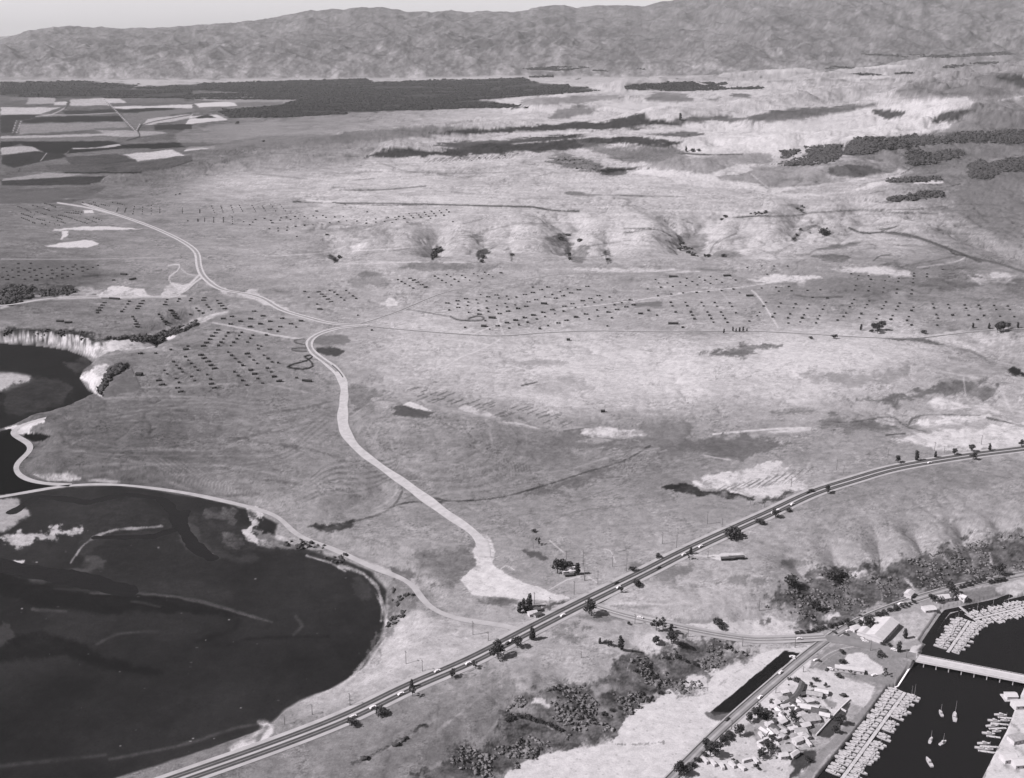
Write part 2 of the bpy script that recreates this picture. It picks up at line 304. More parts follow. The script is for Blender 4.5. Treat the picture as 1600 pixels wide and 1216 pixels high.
# ------------------------------------------------------------------ ground cover: the reflectance of soil, stubble, mud and scrub, plus some painted hill shade
HZ[:] = HZ.astype(F4)
U, V = project(GX, GY, HZ)
GYn = GY*np.exp(HZ/CH)
med2 = fbm(GX, GYn, 75, 5, 21, 0.6); lo2 = fbm(GX, GYn, 330, 4, 25, 0.6); hi2 = fbm(GX, GYn, 14, 4, 29, 0.65); far2 = fbm(GX, GYn, 1400, 5, 33, 0.6)
strk = fbm(GX/5.0+GYn*0.02, GYn+0.25*GX, 42, 4, 37, 0.6)
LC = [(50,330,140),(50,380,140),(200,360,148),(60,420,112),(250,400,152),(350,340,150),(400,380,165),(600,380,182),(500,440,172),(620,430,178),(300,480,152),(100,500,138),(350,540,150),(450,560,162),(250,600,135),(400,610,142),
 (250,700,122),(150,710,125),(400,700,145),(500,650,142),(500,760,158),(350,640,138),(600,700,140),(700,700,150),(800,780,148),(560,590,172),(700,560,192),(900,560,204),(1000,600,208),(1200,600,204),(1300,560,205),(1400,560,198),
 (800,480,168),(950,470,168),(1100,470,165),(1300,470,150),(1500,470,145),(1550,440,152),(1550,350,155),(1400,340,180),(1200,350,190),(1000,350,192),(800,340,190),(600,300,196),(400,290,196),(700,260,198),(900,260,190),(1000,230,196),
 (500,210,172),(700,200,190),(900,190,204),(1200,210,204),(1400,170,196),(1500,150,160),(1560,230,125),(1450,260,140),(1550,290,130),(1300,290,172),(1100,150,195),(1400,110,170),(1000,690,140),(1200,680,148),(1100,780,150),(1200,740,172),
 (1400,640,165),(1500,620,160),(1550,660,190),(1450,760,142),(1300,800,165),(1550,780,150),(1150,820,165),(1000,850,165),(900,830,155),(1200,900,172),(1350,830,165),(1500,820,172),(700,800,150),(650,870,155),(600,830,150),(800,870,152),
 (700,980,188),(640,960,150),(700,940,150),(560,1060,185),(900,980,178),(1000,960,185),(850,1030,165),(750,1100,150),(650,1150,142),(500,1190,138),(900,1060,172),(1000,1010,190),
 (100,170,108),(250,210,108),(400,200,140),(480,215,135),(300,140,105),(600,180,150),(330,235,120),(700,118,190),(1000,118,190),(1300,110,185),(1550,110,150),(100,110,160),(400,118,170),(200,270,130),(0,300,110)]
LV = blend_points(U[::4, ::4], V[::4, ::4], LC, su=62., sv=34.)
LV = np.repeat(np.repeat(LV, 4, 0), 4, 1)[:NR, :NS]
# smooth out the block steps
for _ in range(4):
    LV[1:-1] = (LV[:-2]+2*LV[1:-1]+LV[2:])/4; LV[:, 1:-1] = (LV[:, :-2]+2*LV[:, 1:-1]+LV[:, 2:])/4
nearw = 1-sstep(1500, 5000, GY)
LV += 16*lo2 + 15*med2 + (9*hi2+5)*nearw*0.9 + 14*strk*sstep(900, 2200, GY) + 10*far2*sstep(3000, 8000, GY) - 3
# wander of the edges: its scale grows with distance, like the survey grid itself
_lx = GX/GY*2600.; _ly = np.log(GYn)*1500.
ang = fbm(_lx, _ly, 46, 5, 55, 0.62); ang2 = fbm(_lx, _ly, 44, 5, 58, 0.62); stk = fbm(_lx*0.36+_ly*0.10, _ly, 15, 5, 61, 0.62); spk = fbm(_lx*0.8, _ly, 5, 3, 62, 0.7)
spk2 = fbm(_lx*.8, _ly, 2.4, 2, 64, 0.7); LV += 8*spk2
_wp = .55*ang2
def scratch(kx, ky, seed, thin): return np.clip(1-np.abs(perlin(_lx/kx+_ly/60.+_wp*1.6, _ly/ky+_wp*1.5, seed))*thin, 0, 1)
_mk = np.clip(.15+2.2*fbm(_lx, _ly, 80, 3, 305), 0, 1); _mk2 = np.clip(.1-2.2*fbm(_lx, _ly, 90, 3, 307), 0, 1)
LV -= 36*scratch(34, 6.5, 301, 7)*_mk + 30*scratch(16, 3.6, 302, 5)*_mk2*np.clip(.5+2*ang, 0, 1)
LV += 22*scratch(44, 8, 303, 7)*_mk2 + 16*scratch(20, 4.5, 304, 5)*_mk
LV -= 4*(1-sstep(470, 640, U))*sstep(520, 600, V)*(1-sstep(800, 850, V))
wisp = fbm(_lx*0.30+_ly*0.14, _ly, 8, 4, 65, 0.6)
LV += 17*stk + 12*ang + 10*spk*(.45+.55*nearw) - 55*np.clip(wisp-.24, 0, .5) - 34*np.clip(ang2-.2, 0, .6) + 26*np.clip(-wisp-.3, 0, .5) - 3
_wu = 10*ang
def patch(level, soft, rough, pts, alpha=1.0, tex=0.0, low=False):
    """an area of its own cover: reflectance level, edge softness and raggedness in pixels"""
    P = np.array(pts, float)
    if rough >= 0.8 and len(P) > 3:
        n = len(P); L = [P[(i-1) % n] for i in range(1)] + [P[i % n] for i in range(n+2)]
        out = []
        for i in range(1, n+1):
            for t in (0., .25, .5, .75):
                a0, a1, a2, a3 = L[i-1], L[i], L[i+1], L[(i+2) if i+2 < len(L) else 3]
                out.append(0.5*((2*a1)+(a2-a0)*t+(2*a0-5*a1+4*a2-a3)*t*t+(3*a1-a0-3*a2+a3)*t**3))
        P = np.array(out)
    wr = 5.5*rough; m = 4+soft*2+wr*1.5
    idx = np.nonzero((U > P[:, 0].min()-m*1.5) & (U < P[:, 0].max()+m*1.5) & (V > P[:, 1].min()-m) & (V < P[:, 1].max()+m) & (GY < 30000))
    if not len(idx[0]): return
    hgt = P[:, 1].max()-P[:, 1].min(); wv = min(wr, 0.55*hgt+0.5)
    aa, bb = ang[idx], ang2[idx]; d = seg_dist(U[idx]+aa*wr*2.2, V[idx]+bb*wv*1.1, P, True) + 0.9*rough*spk[idx]
    soft = soft + (0.35*rough if rough >= .8 else 0)
    a = alpha*(1-sstep(-soft, soft+0.01, d))
    if rough >= .8 and level > 200 and GY[idx].mean() > 900: soft = 1; a = a*np.clip(.8+1.5*ang2[idx]+.45*spk[idx], .2, 1)
    if rough >= 2: a = a*(0.72+0.5*np.clip(0.5+1.2*ang2[idx]+.8*stk[idx], 0, 1)).clip(0, 1.3); a = np.minimum(a, 1)
    n = tex*(hi2[idx]*1.7+med2[idx]*1.0+spk[idx]*0.7)
    LV[idx] = LV[idx]*(1-a) + a*(level + n + 7*spk[idx] + 7*stk[idx])
def line(level, width, pts, alpha=1.0, rough=0.3, soft=None, curve=True):
    P = catmull(pts, 8) if curve and len(pts) > 2 else np.array(pts, float); m = width+4
    idx = np.nonzero((U > P[:, 0].min()-m) & (U < P[:, 0].max()+m) & (V > P[:, 1].min()-m) & (V < P[:, 1].max()+m))
    if not len(idx[0]): return
    soft = width*0.6+0.4 if soft is None else soft
    fs = 0.55+0.45*sstep(400, 1100, V[idx])
    d = seg_dist(U[idx]*fs, V[idx], P*np.array([1., 1.])*0 + np.stack([P[:, 0]*np.mean(fs), P[:, 1]], 1)) if False else seg_dist(U[idx], V[idx], P)
    d = d + rough*(spk[idx]*1.6+ang[idx]*2.2)
    a = alpha*(1-sstep(width*0.5-soft*0.5, width*0.5+soft*0.6, d))*(1 if rough < .5 else np.clip(.8+1.1*ang2[idx], 0, 1))
    LV[idx] = LV[idx]*(1-a) + a*(level+4*hi2[idx])
C0 = dict(k=2.963)
def c(ox, oy, k=2.963):
    return lambda s: X(s, ox, oy, k)
P1, P2, P3 = c(0, 0), c(530, 0), c(1060, 0)
Q1, Q2, Q3 = c(0, 400), c(530, 400), c(1060, 400)
B1, B2, B3 = c(0, 800, 2.922), c(530, 800, 2.922), c(1060, 800, 2.922)
F5 = c(0, 120, 5.333); I = lambda s: X(s)
# --- far plain: fields and lanes
patch(172, 1.2, 1.5, F5("0,30 700,10 860,20 1250,15 1310,80 1090,100 1060,70 860,50 680,35 0,45"))
patch(178, 1.2, 2.5, I("200,120 330,122 500,118 640,118 760,112 960,104 1100,106 1180,112 1280,118 1180,126 1060,128 970,134 900,128 640,121 560,125 330,134 215,137"))
for L, s in [(120,"80,165 250,160 240,200 80,200"),(172,"240,170 470,170 450,225 220,225"),(205,"450,215 560,200 555,235 450,238"),(195,"590,190 860,180 905,235 580,245"),(205,"870,185 1000,180 1050,215 900,220"),(112,"1000,180 1500,175 1560,215 1060,220"),
 (205,"5,255 500,255 330,310 5,318"),(52,"5,318 330,315 360,330 200,360 5,375"),(60,"520,290 980,270 1000,300 560,318"),(130,"420,318 560,318 560,330 330,345"),(45,"185,370 350,335 1000,322 1025,370 190,385"),(60,"5,365 140,360 100,465 5,470"),
 (220,"940,250 1600,230 1600,262 960,268"),(40,"970,275 1300,260 1600,270 1600,305 1130,300 1000,298"),(120,"1020,305 1400,305 1430,325 1230,350 1180,400 1130,430 1060,370"),(195,"1230,350 1600,310 1600,345 1180,410"),(60,"1560,350 1600,338 1600,362"),
 (52,"1280,405 1600,395 1600,440 1300,445"),(140,"160,395 1040,375 1080,440 780,440 160,480"),(108,"780,432 1060,420 1100,440 840,450"),(170,"800,445 1290,455 1400,470 1130,500 940,500"),(185,"5,495 1000,470 1000,490 5,520"),(120,"5,515 990,500 960,535 5,535"),
 (34,"5,540 430,540 940,535 1000,555 960,580 600,600 540,640 400,640 330,612 170,560 5,600"),(36,"600,600 1010,565 1600,550 1600,585 1000,600 560,640"),(185,"5,590 170,580 260,580 330,615 130,640 5,650"),(190,"600,595 800,590 990,560 1010,575 900,590 620,608"),
 (58,"20,660 280,625 520,640 560,670 380,700 300,720 120,760 20,730"),(215,"1030,645 1440,610 1540,655 1150,705"),(88,"540,670 980,640 1150,712 1100,715 600,740"),(95,"380,735 1150,712 1600,650 1600,700 1400,770 1150,800 650,800 400,780"),(45,"520,795 1180,795 1170,805 560,806"),
 (160,"20,850 400,800 700,815 560,835 300,860 20,870"),(70,"20,870 560,835 900,825 820,880 700,905 20,905"),(105,"0,940 900,910 800,980 600,1050 0,1060")]:
    patch(L if L < 150 else 128+(L-128)*.74, .7, .35, F5(s), tex=12)
for L, wd, s in [(190,1.0,"810,105 870,180 1000,320 1130,455"),(185,1.2,"580,215 540,260 430,315 300,330"),(60,1.2,"555,205 580,215 540,265"),(50,1.6,"1180,400 1150,455 1165,500 1060,530"),(205,.8,"1165,395 1135,450"),(60,.9,"1180,405 1300,370 1590,318"),(180,.8,"135,365 105,465"),(60,.8,"160,365 120,470"),(180,.8,"175,370 140,465"),(170,1,"390,635 340,700"),(40,1.,"165,765 155,795"),(170,1,"5,315 330,312 600,318 980,300"),(55,1,"1600,700 1420,760"),(200,.7,"860,185 905,240"),(180,.7,"665,130 675,185")]:
    line(L, wd, F5(s), rough=.1)
for L, s in [(200,"880,540 1000,530 1060,555 860,575"),(56,"720,580 850,575 860,600 715,600"),(120,"1070,465 1300,465 1330,490 1100,490"),(210,"900,480 1080,470 1100,490 920,497"),(150,"860,460 1330,455 1480,460 1470,470 1100,475"),(40,"640,665 980,660 1000,675 700,690"),(190,"860,690 1000,672 990,690 850,700"),
   (60,"880,550 960,530 1000,545"),(120,"640,520 900,500 900,520 640,545")]:
    patch(L, .5, .3, P1(s))
patch(150, 1.5, 1, P1("860,600 1600,540 1600,600 1100,640 1060,660 880,690"), alpha=.6)
patch(130, 1, 1, P1("1000,650 1600,620 1600,665 1060,690 960,700"), .7)
patch(120, 1, 1, P2("0,620 330,590 640,590 560,615 300,640 0,660"), .7)
patch(76, .8, 1, P2("410,615 620,600 880,585 1080,570 1250,560 1400,525 1430,550 1600,570 1600,580 1300,600 900,608 600,620"), tex=12)
patch(78, .8, 1.2, P2("130,728 220,690 320,690 440,700 600,680 720,660 880,650 1100,635 1290,640 1480,650 1560,670 1480,680 1300,665 1100,690 900,700 700,715 440,722"), tex=14)
patch(92, 1, 1.2, P2("440,668 700,650 900,640 1150,625 1000,650 700,668 560,690"), .9)
patch(120, 1.5, 1.5, P2("970,550 1060,500 1130,495 1180,520 1060,545"), .8); patch(125, 2, 2, P2("1200,700 1400,690 1600,700 1600,760 1480,780 1300,720"), .6)
patch(118, 1.2, 1, P2("1420,460 1470,435 1600,430 1600,470"), .7); patch(200, 1, 1, P2("650,470 800,460 900,480 700,490"), .8)
patch(120, 1, 1, P2("880,455 1290,440 1300,460 900,490"), .6)
patch(215, 1.5, 1.5, P3("60,575 500,560 700,560 1100,600 1250,580 1150,620 700,640 450,710 130,700 60,650"), .6)
patch(215, 1.2, 1, P3("880,500 1290,455 1360,480 1240,520 1180,560 1050,560 1060,520 900,520"), .75)
patch(95, 1, 1, P3("330,570 200,560 0,570 0,550 180,535 320,545 400,520 560,500 800,500 560,540 420,565"), .85)
patch(85, 1, 1, P3("900,505 1000,512 1040,530 1010,555 930,535")); patch(80, 1, 1, P3("1180,545 1240,515 1340,500 1370,520 1290,550 1190,570")); patch(150, 1, 1, P3("1070,540 1130,520 1140,540 1070,548"), .8)  # dark front slope of the right-hand hills: shade painted into the cover
patch(105, 2, 2, P3("1350,370 1450,340 1600,345 1600,400 1500,390"), .8, 10); patch(115, 2, 2, P3("1000,430 1100,400 1500,400 1450,440 1300,450 1050,450"), .7, 10)
patch(150, 1.5, 1, P3("180,820 300,770 700,780 720,800 560,880 400,890 300,840"), .8); patch(118, 1.2, 1, P3("690,800 740,770 850,770 950,790 860,815 740,815"))
patch(210, 1.2, 1, P3("0,790 160,820 330,850 520,900 760,890 900,850 1060,790 1000,760 830,745 900,740 1040,770 1000,840 850,880 560,915 300,880 0,850"), .75)
patch(120, 3, 3, P3("1060,690 1300,660 1600,680 1600,740 1380,740 1330,830 1200,830 1080,790"), .7, 8); patch(125, 4, 4, P3("1400,830 1600,780 1600,1100 1400,1060 1250,980 1300,880"), .7)
patch(225, .7, .4, P3("1080,835 1200,833 1230,845 1200,855 1085,850")); line(70, 1.2, P3("1050,835 1140,852 1220,855"))
line(90, 1.8, P3("0,710 160,716 300,712"), .8); line(200, 1.2, P3("330,800 420,870 500,900"), .7)
line(85, 2.2, P3("790,1055 860,1080 960,1075 1080,1090 1250,1150 1400,1215"), .85); line(90, 1.6, P3("940,1070 1010,1050"), .8); line(95, 2, P3("340,1000 520,1000 640,985 860,975 1000,985 1200,990"), .5)
line(150, 1.5, P3("560,985 800,970 960,940 1130,925"), .6); patch(100, 1, 1, P3("960,925 1120,895 1220,890 1180,915 1000,935"), .7)
line(105, 1.8, P2("0,940 400,945 700,955 900,960 1000,975 1110,980"), .85); line(115, 1.4, P2("0,880 200,880 400,862"), .7); line(225, 1.6, P1("1420,930 1590,945"), .8)
line(110, 1.3, P2("1060,900 1300,905 1600,912"), .5); line(225, 1.2, P3("0,975 260,985"), .6); line(90, 1.8, P2("1170,790 1400,775"), .9)
for s in ("430,800 560,820 680,815","180,750 300,790 420,800","900,820 1000,800","30,800 200,795","520,890 640,900","600,1100 760,1050 900,1030","560,1040 680,1010","1060,1150 1300,1120","0,1060 200,1040","100,1180 330,1150"):
    line(118, 1.8, P2(s), .5, 1)
patch(45, .7, 1.2, P2("430,1150 475,1145 478,1165 440,1205 432,1180")); patch(70, .8, 1.5, P2("655,1150 690,1145 700,1165 650,1215 640,1180"), .8)
patch(95, 1, 2, P2("960,1100 1070,1085 1040,1110 1090,1150 1075,1215 1050,1130 1000,1110"), .7); patch(85, 1, 1.6, P2("1180,790 1240,780 1350,785 1250,815 1190,800"), .9)
for s in ("1230,1170 1250,1165 1255,1215","770,1160 790,1155 800,1210","1470,1010 1560,1040","1320,1080 1440,1060"): line(90, 3, P2(s), .6, 2)
patch(132, 2, 3, P2("970,735 1080,715 1200,760 1180,790 1060,780"), .7, 14)
for s, a in (("350,990 420,985 500,1000",.5),("530,1110 560,1080 600,1050 680,1060 720,1090",.6),("370,1155 450,1170 540,1120",.4),("60,1150 170,1120 330,1100 400,1130",.4),("1080,1080 1250,1170 1440,1215",.4)): line(112, 2.5, P3(s), a, 2)
for s in ("475,705 500,700 570,695 520,720 485,735","595,690 700,675 750,672 760,690 730,735 560,768 470,768 520,752 600,735","770,690 820,650 880,635 940,640 955,680 850,715 780,715","960,660 1000,640 1110,630 1200,640 1300,622 1500,615 1600,600 1600,655 1450,655 1300,650 1150,662 1050,680 970,690","1060,700 1110,690 1140,720 1300,698 1320,715 1200,745 1080,765 1050,740","1350,765 1400,750 1440,765 1600,735 1700,720 1700,775 1500,790 1430,825 1400,835 1350,810"):
    patch(78, 2.4, 2.2, P3(s), .75, 16)
for s in ("5,48 700,38 860,52 1060,70 1170,60 1090,100 1320,85 1600,72 1600,190 1500,180 1160,175 900,182 830,172 500,178 5,158",): patch(72, 1, .6, F5(s), .9, 10)
for s in ("0,370 120,366 180,382 280,378 420,372 640,368 850,362 920,385 1060,398 1150,408 1210,420 880,445 640,462 850,492 600,502 380,510 0,525","1320,400 1400,388 1640,382 1640,422 1330,415"): patch(72, 1, .6, P2(s), .9, 10)
patch(72, 1, .6, P1("1180,455 1180,430 600,405 940,388 1180,380 1600,370 1600,530 1060,545 1040,510 1300,490 1400,455"), .9, 10)
for k in range(70):
    x = 860+(k*53 % 330)+((k*17) % 9); y = 108+(k*7 % 17); line([235, 90, 215, 70][k % 4], .9, [(x, y), (x+2+(k % 5), y)], .8, 0, curve=False)
# --- closer tracing of hills, ravines and valley growth; dark outlines also paint relief shade
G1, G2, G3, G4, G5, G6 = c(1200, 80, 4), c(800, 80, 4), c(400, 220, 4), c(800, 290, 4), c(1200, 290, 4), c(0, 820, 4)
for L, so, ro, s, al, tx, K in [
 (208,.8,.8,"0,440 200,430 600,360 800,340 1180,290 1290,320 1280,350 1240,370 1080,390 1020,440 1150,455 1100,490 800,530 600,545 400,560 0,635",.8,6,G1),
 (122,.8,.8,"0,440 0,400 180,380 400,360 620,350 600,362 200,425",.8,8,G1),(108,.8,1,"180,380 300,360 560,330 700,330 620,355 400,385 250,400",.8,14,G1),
 (88,.6,1,"655,365 740,368 850,380 800,415 740,430 690,400",1,10,G1),(90,.6,1,"1040,440 1060,400 1130,380 1220,370 1300,370 1240,400 1150,425 1060,450",1,10,G1),(110,.7,1,"1240,390 1300,330 1400,330 1440,370 1360,380 1260,400",.7,14,G1),  # same front slope traced again, its shade painted in
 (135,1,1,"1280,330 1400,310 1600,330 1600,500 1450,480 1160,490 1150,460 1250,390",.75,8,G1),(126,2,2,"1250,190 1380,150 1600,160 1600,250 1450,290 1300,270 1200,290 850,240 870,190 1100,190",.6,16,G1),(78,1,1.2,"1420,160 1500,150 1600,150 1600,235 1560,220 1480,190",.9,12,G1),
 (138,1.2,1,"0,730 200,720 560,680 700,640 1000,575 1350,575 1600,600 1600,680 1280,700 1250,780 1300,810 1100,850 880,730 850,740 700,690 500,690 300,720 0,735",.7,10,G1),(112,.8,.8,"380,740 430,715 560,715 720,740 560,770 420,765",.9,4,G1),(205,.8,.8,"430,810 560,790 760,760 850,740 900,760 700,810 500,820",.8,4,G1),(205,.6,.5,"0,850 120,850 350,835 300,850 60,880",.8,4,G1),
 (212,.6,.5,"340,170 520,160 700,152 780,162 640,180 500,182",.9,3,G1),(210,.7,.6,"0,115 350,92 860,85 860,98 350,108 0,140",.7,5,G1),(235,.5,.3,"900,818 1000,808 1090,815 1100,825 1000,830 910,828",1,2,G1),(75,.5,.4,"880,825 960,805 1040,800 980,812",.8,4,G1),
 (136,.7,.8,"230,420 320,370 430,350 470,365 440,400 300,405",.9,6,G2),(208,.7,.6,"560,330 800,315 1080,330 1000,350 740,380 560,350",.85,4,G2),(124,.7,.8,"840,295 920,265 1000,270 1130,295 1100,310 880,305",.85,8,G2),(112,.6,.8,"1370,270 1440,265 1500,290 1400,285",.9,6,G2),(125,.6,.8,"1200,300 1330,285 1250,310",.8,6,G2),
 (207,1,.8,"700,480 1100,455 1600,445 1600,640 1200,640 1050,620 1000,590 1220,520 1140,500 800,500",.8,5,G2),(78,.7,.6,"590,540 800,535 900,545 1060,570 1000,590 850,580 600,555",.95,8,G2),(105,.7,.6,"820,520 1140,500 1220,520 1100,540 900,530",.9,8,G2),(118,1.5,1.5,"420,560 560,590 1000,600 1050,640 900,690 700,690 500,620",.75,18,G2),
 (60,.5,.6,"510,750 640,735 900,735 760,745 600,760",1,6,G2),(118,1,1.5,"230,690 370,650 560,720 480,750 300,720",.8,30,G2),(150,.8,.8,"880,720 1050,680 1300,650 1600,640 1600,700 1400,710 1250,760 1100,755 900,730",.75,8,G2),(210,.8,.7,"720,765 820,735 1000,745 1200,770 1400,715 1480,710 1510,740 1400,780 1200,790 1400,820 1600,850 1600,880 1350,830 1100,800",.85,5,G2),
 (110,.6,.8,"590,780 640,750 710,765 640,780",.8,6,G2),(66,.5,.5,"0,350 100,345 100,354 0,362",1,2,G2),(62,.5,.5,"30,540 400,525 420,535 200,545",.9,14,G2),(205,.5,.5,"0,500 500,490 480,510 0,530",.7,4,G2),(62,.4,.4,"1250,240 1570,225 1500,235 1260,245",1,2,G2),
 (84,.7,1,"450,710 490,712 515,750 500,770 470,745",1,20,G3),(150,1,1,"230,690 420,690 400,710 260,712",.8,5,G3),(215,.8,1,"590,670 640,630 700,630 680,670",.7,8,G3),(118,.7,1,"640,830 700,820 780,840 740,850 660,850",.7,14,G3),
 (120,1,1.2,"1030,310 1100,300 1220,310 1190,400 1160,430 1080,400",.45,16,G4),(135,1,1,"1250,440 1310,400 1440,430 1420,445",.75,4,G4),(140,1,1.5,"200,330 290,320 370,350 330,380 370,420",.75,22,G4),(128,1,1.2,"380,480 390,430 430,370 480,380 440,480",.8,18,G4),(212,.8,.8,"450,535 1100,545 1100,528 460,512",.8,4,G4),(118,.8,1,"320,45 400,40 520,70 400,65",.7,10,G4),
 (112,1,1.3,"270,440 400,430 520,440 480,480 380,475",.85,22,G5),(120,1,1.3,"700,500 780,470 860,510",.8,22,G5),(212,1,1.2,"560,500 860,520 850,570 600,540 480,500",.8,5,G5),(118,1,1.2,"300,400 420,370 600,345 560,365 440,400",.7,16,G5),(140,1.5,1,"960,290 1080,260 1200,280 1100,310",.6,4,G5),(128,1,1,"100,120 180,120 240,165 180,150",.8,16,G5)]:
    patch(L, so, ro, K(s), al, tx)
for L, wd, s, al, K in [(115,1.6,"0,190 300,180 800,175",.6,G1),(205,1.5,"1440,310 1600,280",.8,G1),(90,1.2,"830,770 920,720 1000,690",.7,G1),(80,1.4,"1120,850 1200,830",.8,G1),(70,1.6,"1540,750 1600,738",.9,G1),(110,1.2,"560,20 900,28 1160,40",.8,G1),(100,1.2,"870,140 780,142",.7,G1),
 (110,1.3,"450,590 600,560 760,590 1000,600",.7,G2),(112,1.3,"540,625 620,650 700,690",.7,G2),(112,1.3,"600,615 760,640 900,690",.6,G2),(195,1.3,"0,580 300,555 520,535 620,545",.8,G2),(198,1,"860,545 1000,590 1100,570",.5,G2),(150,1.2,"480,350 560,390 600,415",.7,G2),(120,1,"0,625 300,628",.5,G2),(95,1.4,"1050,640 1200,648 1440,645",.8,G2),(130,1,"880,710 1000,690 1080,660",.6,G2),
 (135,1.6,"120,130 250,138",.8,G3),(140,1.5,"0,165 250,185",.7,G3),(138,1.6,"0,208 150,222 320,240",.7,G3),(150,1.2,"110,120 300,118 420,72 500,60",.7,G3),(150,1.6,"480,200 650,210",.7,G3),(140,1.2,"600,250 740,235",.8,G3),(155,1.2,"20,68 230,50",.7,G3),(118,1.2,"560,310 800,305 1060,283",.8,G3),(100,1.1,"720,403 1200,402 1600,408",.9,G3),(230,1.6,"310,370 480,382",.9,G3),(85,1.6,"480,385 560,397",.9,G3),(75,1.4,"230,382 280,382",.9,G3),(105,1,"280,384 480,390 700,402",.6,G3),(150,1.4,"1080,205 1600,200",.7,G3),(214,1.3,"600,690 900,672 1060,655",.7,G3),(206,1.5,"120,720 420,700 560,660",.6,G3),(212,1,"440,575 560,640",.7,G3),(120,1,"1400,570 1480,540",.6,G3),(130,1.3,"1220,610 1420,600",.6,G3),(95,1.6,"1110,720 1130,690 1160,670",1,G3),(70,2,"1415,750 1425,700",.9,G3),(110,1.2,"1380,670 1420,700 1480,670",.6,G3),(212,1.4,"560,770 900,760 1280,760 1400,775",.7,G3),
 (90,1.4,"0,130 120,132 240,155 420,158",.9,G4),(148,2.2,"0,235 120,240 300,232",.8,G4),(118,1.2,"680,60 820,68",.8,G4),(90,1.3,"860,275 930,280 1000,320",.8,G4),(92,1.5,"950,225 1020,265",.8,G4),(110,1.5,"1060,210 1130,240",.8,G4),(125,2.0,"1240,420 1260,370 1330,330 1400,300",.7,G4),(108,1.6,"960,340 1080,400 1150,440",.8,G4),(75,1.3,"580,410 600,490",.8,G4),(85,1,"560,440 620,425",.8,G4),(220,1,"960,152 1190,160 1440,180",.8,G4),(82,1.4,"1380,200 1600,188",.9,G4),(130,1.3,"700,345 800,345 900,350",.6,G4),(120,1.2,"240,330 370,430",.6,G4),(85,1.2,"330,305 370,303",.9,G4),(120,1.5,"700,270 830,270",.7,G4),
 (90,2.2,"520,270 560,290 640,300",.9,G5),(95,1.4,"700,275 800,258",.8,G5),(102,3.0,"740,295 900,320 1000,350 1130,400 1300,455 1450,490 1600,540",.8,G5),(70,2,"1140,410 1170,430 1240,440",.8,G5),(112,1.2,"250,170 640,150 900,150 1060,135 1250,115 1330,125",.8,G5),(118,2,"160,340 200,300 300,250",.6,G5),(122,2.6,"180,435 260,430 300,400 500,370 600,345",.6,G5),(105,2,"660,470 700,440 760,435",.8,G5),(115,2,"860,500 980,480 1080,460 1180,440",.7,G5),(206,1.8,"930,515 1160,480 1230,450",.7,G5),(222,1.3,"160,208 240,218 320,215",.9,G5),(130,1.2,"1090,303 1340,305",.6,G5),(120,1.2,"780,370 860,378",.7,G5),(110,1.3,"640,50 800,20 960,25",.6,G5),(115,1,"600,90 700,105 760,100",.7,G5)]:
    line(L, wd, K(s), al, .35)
for k in range(26):
    x = 1060+k*21; line(105, 1.3, G3("%d,%d %d,%d" % (x, 135-k*1.0, x+28+(k*13 % 22), 112-k*1.2)), .6, .4, curve=False)
# --- the mesa left of the dirt road
patch(225, 1, .8, F5("390,1100 400,1100 400,1105 390,1105")) 
T0 = c(0, 300, 5.333)
patch(212, .6, .6, T0("450,310 580,300 700,285 900,285 1030,295 1180,305 1040,320 600,318 520,322 440,322"), .9); patch(212, .8, .5, T0("370,450 560,420 700,405 770,405 830,440 720,465 560,465")); patch(215, .6, .5, T0("520,330 575,325 560,370 515,405 520,360"))
patch(225, .6, .4, T0("695,155 770,150 785,175 700,180")); line(215, 2.0, T0("480,90 700,125 850,160 1000,200 1200,262"), .9); line(200, 1.2, T0("450,60 680,55"), .7); patch(108, 1, 1, T0("0,10 700,10 900,30 1200,40 700,60 300,80 0,95"), .8)
for s in ("150,118 410,150","300,162 515,225","180,178 590,272"): line(118, 3, T0(s), .35, 1)
patch(112, 1, 1, Q1("5,20 300,25 440,40 460,80 300,120 5,125"), .5)
line(185, 1.6, Q1("5,15 400,15 800,5"), .5); line(60, 1.8, Q1("600,110 640,95"), .0)
line(190, 3, Q1("5,240 100,215 220,200 340,195 480,192 700,190 860,186"), .9); patch(232, .6, .8, Q1("460,190 500,150 560,142 640,150 690,180 700,192"), tex=8)
patch(175, 1, 2, Q1("150,190 200,150 300,150 440,150 420,190"), .8, 25); patch(70, 1, 2, Q1("160,160 200,140 330,140 340,180 200,190"), .6, 40); patch(45, 1, 1.5, Q1("5,150 150,140 155,190 100,210 5,230"), tex=30)
patch(80, 1.4, 1.2, Q1("380,90 480,88 400,100"), .8); line(60, 1.6, Q1("470,195 545,197"), .8)
patch(220, .8, 1.5, Q1("5,345 100,350 200,350 300,355 380,370 470,395 500,390 640,385 700,395 720,420 640,430 560,440 470,455 430,470 330,420 200,400 5,395"), tex=20)
for k in range(34):
    x = 20+k*19+(k*37 % 11); 
    y0 = 350+0.10*max(0, x-250)*(x < 480); line(70, 3.2, Q1("%d,%d %d,%d" % (x, y0-8, x-10+(k*13 % 20), y0+30+(k*7 % 25))), .75, 1.5, curve=False) if x < 470 else None
patch(60, 1, 1.5, Q1("5,338 240,340 330,345 400,365 470,380 470,390 380,375 300,362 5,352"), .8, 30)
patch(38, .8, 1.6, Q1("490,385 600,375 720,372 740,360 860,320 915,295 918,315 860,345 800,370 760,385 730,420 700,400 560,388")); patch(232, .6, .6, Q1("640,395 700,392 715,415 660,425")); patch(225, .6, .8, Q1("765,378 800,362 810,375 770,390"))
patch(210, 1, .8, Q1("650,370 760,335 880,295 1000,270 1060,262 900,320 780,350 700,375"), .7)
